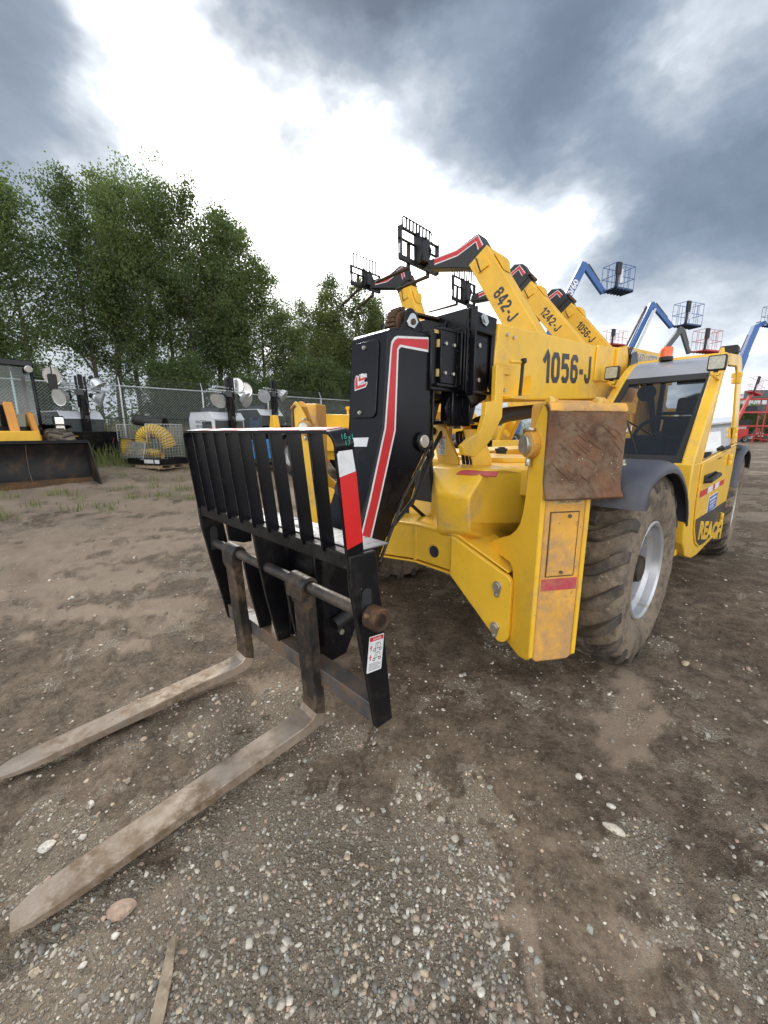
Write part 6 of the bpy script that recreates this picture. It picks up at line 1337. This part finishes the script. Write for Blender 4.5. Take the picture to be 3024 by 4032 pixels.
duct('dark duct with yellow end lying across the top rim of the wire basket', [(-8.95, 14.55, 1.98), (-8.6, 14.45, 1.93), (-8.15, 14.35, 1.86), (-7.78, 14.3, 1.84)], .19, 'duct_blk', 20)
duct('arched bright yellow duct rising over the middle of the wire basket', [(-8.4, 13.9, 1.15), (-8.35, 13.9, 1.42), (-8.05, 13.95, 1.58), (-7.72, 14.0, 1.40), (-7.55, 14.05, 1.0)], .25, 'duct', 22)
duct('yellow duct coiled upright in the left corner of the wire basket', [(-8.95, 13.9, .72), (-8.95, 13.9, 1.0), (-8.93, 13.95, 1.28)], .24, 'duct', 13)
duct('flattened yellow duct on the floor of the wire basket', [(-8.5, 13.8, .80), (-8.1, 13.75, .82), (-7.7, 13.75, .78)], .16, 'duct', 14)
# pallet with a shallow tray
pal = thing('pallet', 'wooden pallet under a shallow black tray in front of the wire basket', 'pallet', (-7.55, 13.35, gz(-7.5, 13.35) + .01), R_(-24))
for y in (-.45, 0, .45): mb = MB(); mb.box((-.6, y - .05, .02), (.6, y + .05, .11)); mb.build('bearer', 'wood', pal, bev=.004)
for x in (-.55, -.28, 0, .28, .55):
    mb = MB(); mb.box((x - .06, -.5, .11), (x + .06, .5, .13)); mb.build('board', 'wood', pal, bev=.003)
for x in (-.5, 0, .5): mb = MB(); mb.box((x - .05, -.5, 0), (x + .05, .5, .02)); mb.build('board', 'wood', pal)
tr_ = thing('tray', 'shallow black steel tray with white labels lying on the pallet', 'tray', (-7.6, 13.4, gz(-7.5, 13.35) + .145), R_(-24))
mb = MB(); mb.box((-.85, -.55, 0), (.75, .55, .02))
for lo, hi in (((-.85, -.55, .02), (.75, -.53, .2)), ((-.85, .53, .02), (.75, .55, .2)), ((-.85, -.53, .02), (-.83, .53, .2)), ((.73, -.53, .02), (.75, .53, .2))): mb.box(lo, hi)
mb.build('pan', 'black_worn', tr_, bev=.004)
for a, b in ((-.02, .42), (.48, .70)): mb = MB(); mb.box((a, -.553, .05), (b, -.551, .17)); mb.build('label', 'white', tr_)

# blue crates, cone, drum
for k in range(2):
    c = thing('plastic_crate', ('lower' if k == 0 else 'upper') + ' blue plastic crate stacked behind the load guard slats', 'crate', (-4.15, 14.2, .62 + .34 * k), R_(15), 'blue crates stacked behind the load guard')
    mb = MB(); mb.box((-.5, -.35, 0), (.5, .35, .02))
    for lo, hi in (((-.5, -.35, .02), (.5, -.33, .32)), ((-.5, .33, .02), (.5, .35, .32)), ((-.5, -.33, .02), (-.48, .33, .32)), ((.48, -.33, .02), (.5, .33, .32))): mb.box(lo, hi)
    mb.build('shell', 'bluebox', c, bev=.008); mb = MB(); mb.box((-.52, -.37, .26), (.52, .37, .31)); mb.box((-.50, -.36, .12), (.50, .36, .15)); mb.build('rim', 'bluebox', c, bev=.005)
sk = MB(); sk.box((-.6, -.45, 0), (.6, .45, .08)); sk.box((-.6, -.45, .08), (-.5, .45, .2)); sk.box((.5, -.45, .08), (.6, .45, .2)); sk.box((-.6, -.45, .2), (.6, .45, .24)); o_ = sk.build('skid', 'black_worn', bev=.006); o_.location = (-4.15, 14.2, .375); o_.rotation_euler = (0, 0, R_(15)); tag(o_, 'low black skid under the two blue crates', 'skid')
cn = thing('traffic_cone', 'orange traffic cone with white bands standing in grass near the fence', 'traffic cone', (-2.42, 17.4, gz(-2.42, 17.4)))
cn.scale = (.9, .9, .9)
mb = MB(); mb.prism(rrect(-.18, -.18, .18, .18, .04), 0, .035, 'xy'); mb.lathe([(.14, .03), (.13, .06), (.035, .70), (.025, .71), (.0001, .71)], 20, axis='z'); mb.build('body', 'cone', cn)
mb = MB(); mb.lathe([(.1025, .27), (.0805, .42)], 20, axis='z'); mb.lathe([(.0685, .50), (.0545, .60)], 20, axis='z'); mb.build('white_band', 'white', cn, recalc=False)
dm = thing('steel_drum', 'pale round drum lying beside the orange traffic cone', 'drum', (-2.0, 17.9, gz(-2.0, 17.9) + .30), R_(40))
mb = MB(); mb.lathe([(.0001, -.42), (.27, -.42), (.29, -.40), (.28, -.38), (.28, -.14), (.292, -.12), (.28, -.10), (.28, .10), (.292, .12), (.28, .14), (.28, .40), (.29, .42), (.27, .43), (.0001, .43)], 24, axis='y'); mb.build('shell', 'lt_grey', dm)

# ------------------------------------------------------------------ boom lifts
def cage(parent, c, w_, d_, h_, yaw, m_rail, m_floor, tilt=0.0, rr=.022):
    T = Matrix.Translation(c) @ Matrix.Rotation(yaw, 4, 'Z') @ Matrix.Rotation(tilt, 4, 'Y'); a, b = w_ / 2, d_ / 2
    mb = MB(); mb.box((-a, -b, 0), (a, b, .03), T=T); mb.box((-a, -b, .0), (a, -b + .02, .13), T=T); mb.box((-a, b - .02, 0), (a, b, .13), T=T)
    for x in [-a + 2 * a * k / 6 for k in range(7)]: mb.box((x - .02, -b, -.06), (x + .02, b, 0), T=T)
    fl = mb.build('platform', m_floor, parent)
    mb = MB(); ring = [(-a, -b), (a, -b), (a, b), (-a, b), (-a, -b)]
    for z in (.5 * h_, h_):
        for p, q in zip(ring[:-1], ring[1:]): mb.cyl(T @ Vector((*p, z)), T @ Vector((*q, z)), rr, 6)
    for p, q in zip(ring[:-1], ring[1:]):
        n = 4 if abs(p[0] - q[0]) > abs(p[1] - q[1]) else 2
        for k in range(n): x, y = p[0] + (q[0] - p[0]) * k / n, p[1] + (q[1] - p[1]) * k / n; mb.cyl(T @ Vector((x, y, 0)), T @ Vector((x, y, h_)), rr * .85, 6)
    mb.tube([T @ Vector((-a * .2, -b, h_ * .5)), T @ Vector((-a * .2, -b, h_ * .9)), T @ Vector((a * .35, -b, h_ * .9)), T @ Vector((a * .35, -b, h_ * .5))], rr * .8, 6)
    mb.build('railing', m_rail, fl)
    mb = MB(); mb.box((-a + .05, -b - .12, h_ * .55), (-a + .45, -b + .05, h_ * 1.02), T=T); mb.box((-a + .1, -b - .08, .05), (-a + .3, -b + .02, h_ * .55), T=T); mb.build('control_box', 'interior', fl)
    mb = MB(); mb.box((-a + .5, -b - .02, h_ * .25), (-a + .75, -b + .02, h_ * .8), T=T); mb.build('manual_box', 'lt_grey', fl)
    return fl
def lift(label, m, path, wdt, base, cg, m_rail, m_floor, txt=None, second=None, cat='boom lift'):
    """path: list of joints from the turret to the basket arm"""
    g = float(rise(base[0], base[1])); t = thing('boom_lift', label, cat, (base[0], base[1], g))
    o = Vector((base[0], base[1], g)); P = [Vector(p) - o for p in path]
    mb = MB(); mb.box((-1.6, -1.1, .45), (1.6, 1.1, .95)); mb.box((-1.3, -.9, .95), (1.7, .9, 1.9)); mb.build('chassis', m, t, bev=.05)
    for x in (-1.2, 1.2):
        for s in (1, -1): far_wheel(t, x, s * 1.05, .45, .46, s)
    for i in range(len(P) - 1):
        a, b = P[i], P[i + 1]; wd = wdt[i]; d = (b - a).normalized(); sd = d.cross(Vector((0, 0, 1))).normalized(); T = frame(a, d, sd)
        L = (b - a).length; mb = MB(); mb.box((-.1, -wd * .40, -wd / 2), (L + .1, wd * .40, wd / 2), T=T)
        if i == 0 and len(P) > 2: mb.box((L * .62, -wd * .44, -wd * .56), (L * .66, wd * .44, wd * .56), T=T)
        bo = mb.build('boom' if i == 0 else 'jib', m if not isinstance(m, tuple) else m[i], t, bev=.02)
        if i > 0: mb = MB(); mb.cyl(T @ Vector((.2, 0, -wd * .9)), T @ Vector((L * .7, 0, -wd * .75)), .05, 8); mb.build('jib_cylinder', 'bar', t)
        if txt and i == 0:
            sgn = -1 if (T.to_3x3() @ Vector((0, 1, 0))).y > 0 else 1
            zu = (T.to_3x3() @ Vector((0, 0, 1))); zu = zu if zu.z > 0 else -zu; text('lettering', txt, .52, T @ Vector((L * .80, 0, 0)) + sd * (-(wd * .40 + .006) if sd.y > 0 else (wd * .40 + .006)) - zu * .18, d, zu, 'white', bo, off=.02, sx=1.15)
    mb = MB(); e = P[-1]; c = Vector(cg[0]) - o; mb.tube([e, e.lerp(c, .5) + Vector((0, 0, .05)), c + Vector((-.3, 0, -.05))], .07, 8); mb.ball(e, .16, 10); mb.build('basket_mount', 'blue_dk' if 'blue' in m_floor else 'bar', t)
    if second:
        for k, (a, b, wd, mm) in enumerate(second):
            a, b = Vector(a) - o, Vector(b) - o; d = (b - a).normalized(); T = frame(a, d, d.cross(Vector((0, 0, 1)))); mb = MB(); mb.box((0, -wd / 2, -wd / 2), ((b - a).length, wd / 2, wd / 2), T=T); mb.build('riser', mm, t, bev=.01)
    cage(t, c, cg[1], cg[2], cg[3], cg[4], m_rail, m_floor, cg[5] if len(cg) > 5 else 0)
    return t
lift('blue boom lift with 80/60 lettering, basket raised beside the yellow booms', 'blue', [(8.6, 30, 1.6), (13.80, 30, 12.85), (15.28, 30, 11.15)], (.50, .34), (8.2, 30), ((16.35, 30.1, 11.18), 1.9, 1.0, 1.55, R_(22)), 'blue', 'blue_dk', '80/60')
lift('blue articulating lift with double white-edged boom, its basket right of the first one', 'blue', [(19.6, 38, 1.6), (23.90, 38, 12.70), (25.85, 38, 10.85)], (.42, .36), (19.4, 38), ((27.3, 38.1, 10.85), 2.3, 1.1, 1.85, R_(20)), 'blue', 'blue_dk', None, [((19.0, 38.3, 1.6), (23.6, 38.3, 12.6), .16, 'bar'), ((20.1, 37.6, 1.6), (24.0, 37.6, 12.2), .16, 'lt_grey')])
lift('dark grey boom lift folded in a V, red basket over the cab', 'dk_grey', [(20.0, 37, 1.6), (26.1, 37, 10.40), (27.05, 37, 8.45)], (.42, .30), (19.6, 38.8), ((28.6, 37.1, 8.50), 2.3, 1.0, 1.75, R_(20)), 'pink', 'redlift')
lift('red boom lift whose pink railings show just above the yellow boom end', 'redlift', [(19.5, 45, 1.6), (23.2, 45, 10.4), (23.6, 45, 10.5)], (.4, .3), (19.5, 46.5), ((24.8, 45.1, 10.65), 2.3, 1.1, 1.45, R_(20)), 'pink', 'redlift')
lift('blue boom lift cut off by the right edge of the picture', 'blue', [(37.0, 45, 1.6), (38.9, 45, 9.6), (39.65, 45, 12.5), (40.5, 45, 12.9)], (.7, .6, .4), (37.0, 46.0), ((41.6, 45.1, 12.6), 2.4, 1.1, 1.9, R_(20)), 'blue_dk', 'blue_dk')
lift('small red lift with a leaning pink cage in front of the storage racks', 'redlift', [(50.2, 58, 1.2), (52.0, 58, 6.4), (52.4, 58, 6.7)], (.35, .3), (50.2, 58), ((52.5, 58, 6.85), 2.0, 1.0, 2.1, R_(15), R_(14)), 'pink', 'redlift')

# ------------------------------------------------------------------ far right yard
def rack(label, x, y, w_, yaw):
    t = thing('storage_rack', label, 'rack', (x, y, gz(x, y)), yaw)
    for xx in (-w_ / 2, 0, w_ / 2):
        for yy in (-.6, .6): mb = MB(); mb.box((xx - .06, yy - .06, 0), (xx + .06, yy + .06, 6.6)); mb.build('upright', 'redlift', t)
    for z in (2.3, 4.3, 6.2):
        for yy in (-.6, .6): mb = MB(); mb.box((-w_ / 2, yy - .05, z), (w_ / 2, yy + .05, z + .22)); mb.build('beam', 'redlift', t)
    return t
rack('tall red steel storage rack holding dark boxes at the right edge', 56.6, 60.5, 8.6, R_(-8))
def rbox(label, x, y, z, d, m, yaw=R_(-8), lid=True):
    t = thing('storage_box', label, 'box', (x, y, z), yaw); w_, e, h = d
    mb = MB(); mb.box((-w_ / 2, -e / 2, 0), (w_ / 2, e / 2, h)); bo = mb.build('body', m, t, bev=.04); mb = MB(); mb.box((-w_ / 2 - .04, -e / 2 - .04, h * .82), (w_ / 2 + .04, e / 2 + .04, h * .9)); mb.box((-w_ / 2 - .02, -e / 2 - .03, h * .42), (w_ / 2 + .02, -e / 2, h * .48)); mb.build('ridge', m, bo)
gzr = gz(56.6, 60.5)
rbox('long dark box on the top level of the red rack', 55.9, 60.4, gzr + 6.43, (4.0, 1.1, 1.15), 'dk_grey')
rbox('low dark cage box on the middle level of the red rack', 54.3, 60.7, gzr + 4.53, (2.2, 1.1, .75), 'interior')
rbox('wide grey box on the middle level of the red rack', 57.6, 60.3, gzr + 4.53, (3.2, 1.1, 1.0), 'dk_grey')
rbox('small black box on the lowest level of the red rack', 54.0, 60.7, gzr + 2.53, (1.6, 1.0, .8), 'interior')
# parked truck by the rack
def truck(label, x, y, yaw, m, kind):
    t = thing('truck' if kind == 'flat' else 'pickup_truck', label, 'truck', (x, y, gz(x, y)), yaw)
    for xx in (-1.9, 1.7):
        for s in (1, -1): far_wheel(t, xx, s * .85, .40, .41, s)
    if kind == 'flat':
        mb = MB(); mb.prism([(1.0, .6), (1.0, 2.5), (2.3, 2.5), (2.75, 1.6), (3.0, 1.5), (3.0, .6)], -1.05, 1.05); cb_ = mb.build('body', m, t, bev=.08); mb = MB(); mb.box((-3.6, -1.1, .95), (.9, 1.1, 1.2)); mb.box((.7, -1.1, 1.2), (.8, 1.1, 2.2)); mb.build('flatbed', 'redlift', t, bev=.02)
        mb = MB(); mb.box((1.3, -1.058, 1.65), (2.1, -1.053, 2.3)); mb.build('window', 'interior', cb_); mb = MB(); mb.add([(2.79, -.95, 1.65), (2.79, .95, 1.65), (2.39, .95, 2.4), (2.39, -.95, 2.4)], [(0, 1, 2, 3)]); mb.build('windshield', 'interior', cb_, recalc=False)
    else:
        mb = MB(); mb.prism([(-2.7, .55), (-2.7, 1.15), (-.7, 1.2), (-.55, 1.85), (.65, 1.88), (1.2, 1.25), (2.6, 1.1), (2.7, .9), (2.7, .5)], -.95, .95); cb_ = mb.build('body', m, t, bev=.06)
        mb = MB(); mb.prism([(-.62, 1.25), (-.48, 1.78), (.60, 1.80), (1.08, 1.28)], -.956, .956); mb.build('window', 'interior', cb_); mb = MB(); mb.box((2.69, -.8, .72), (2.72, .8, .98)); mb.build('grille', 'interior', cb_); mb = MB(); mb.box((2.70, -.92, .5), (2.82, .92, .66)); mb.build('bumper', 'dull_black', cb_, bev=.02)
        for s in (1, -1): mb = MB(); mb.box((2.68, s * .75 - .14, .80), (2.725, s * .75 + .14, .98)); mb.build('headlight', 'reflector', cb_)
    return t
truck('white-roofed flatbed truck parked behind the red rack', 57.8, 63.5, R_(170), 'white_pl', 'flat')
truck('white pickup truck standing to the right, mirrored in the door window', 20.5, 15.2, R_(215), 'white_pl', 'pickup')
wh = thing('warehouse', 'long grey metal warehouse beyond the right edge, mirrored in the door window', 'building', (62, 33, gz(62, 33)), R_(-70))
mb = MB(); mb.box((-15, -8, 0), (40, 8, 3.6)); wl = mb.build('wall', 'concrete', wh)
mb = MB(); mb.prism([(-8.3, 3.6), (0, 4.6), (8.3, 3.6), (8.3, 3.4), (0, 4.4), (-8.3, 3.4)], -15.4, 40.4, 'yz'); mb.build('roof', 'lt_grey', wh)
for x in (-10, 0, 10): mb = MB(); mb.box((x, -8.06, .1), (x + 4.5, -8.01, 3.0)); mb.build('roller_door', 'lt_grey', wl)
sh = thing('shed', 'white industrial shed behind the red rack', 'building', (62, 76, gz(62, 76)), R_(-10)); mb = MB(); mb.box((-3, -6, 0), (12, 6, 7.6)); mb.build('wall', 'lt_grey', sh); mb = MB(); mb.prism([(-6.3, 7.6), (0, 8.4), (6.3, 7.6), (6.3, 7.4), (0, 8.2), (-6.3, 7.4)], -3.3, 12.3, 'yz'); mb.build('roof', 'white_pl', sh)
for i, (x, y, h, kd) in enumerate(((52.5, 66.5, 5.2, 4), (55.5, 68, 6.0, 4), (59.5, 67, 5.6, 5), (63.5, 66.5, 5.5, 4))):
    t = thing('tree', 'small green tree behind the red rack, %s from the left of its four' % ORD[i], 'tree', (x, y, gz(x, y)), i * 1.9, 'trees behind the red storage rack')
    for nm, me_ in zip(('trunk', 'crown'), KINDS_[kd]):
        o_ = bpy.data.objects.new(nm, me_); SC.collection.objects.link(o_); o_.parent = t; sc = h / (10 if kd == 4 else 5); o_.scale = (max(sc, .8),) * 2 + (sc,)
# scrap of red frames on the ground by the rack
fr_ = thing('pipe_stand', 'red A-shaped steel frame standing on the ground before the rack', 'stand', (54.6, 58.2, gz(54.6, 58.2)), R_(-8))
mb = MB(); mb.tube([(-.9, 0, 0), (-.3, 0, 1.9), (-.2, 0, 1.9), (.5, 0, 0)], .09, 8); mb.tube([(-.7, 0, .6), (1.6, 0, .25)], .07, 8); mb.tube([(1.0, -.5, 0), (1.2, 0, 1.2), (1.5, .5, 0)], .06, 8); mb.build('tube_frame', 'redlift', fr_)
spool = thing('cable_reel', 'rusty cable reel on the ground in front of the rack', 'reel', (55.6, 59, gz(55.6, 59) + .55), R_(30)); mb = MB(); mb.lathe([(.0001, -.5), (.55, -.5), (.55, -.42), (.25, -.42), (.25, .42), (.55, .42), (.55, .5), (.0001, .5)], 20, axis='y'); mb.build('reel', 'rust_dark', spool)
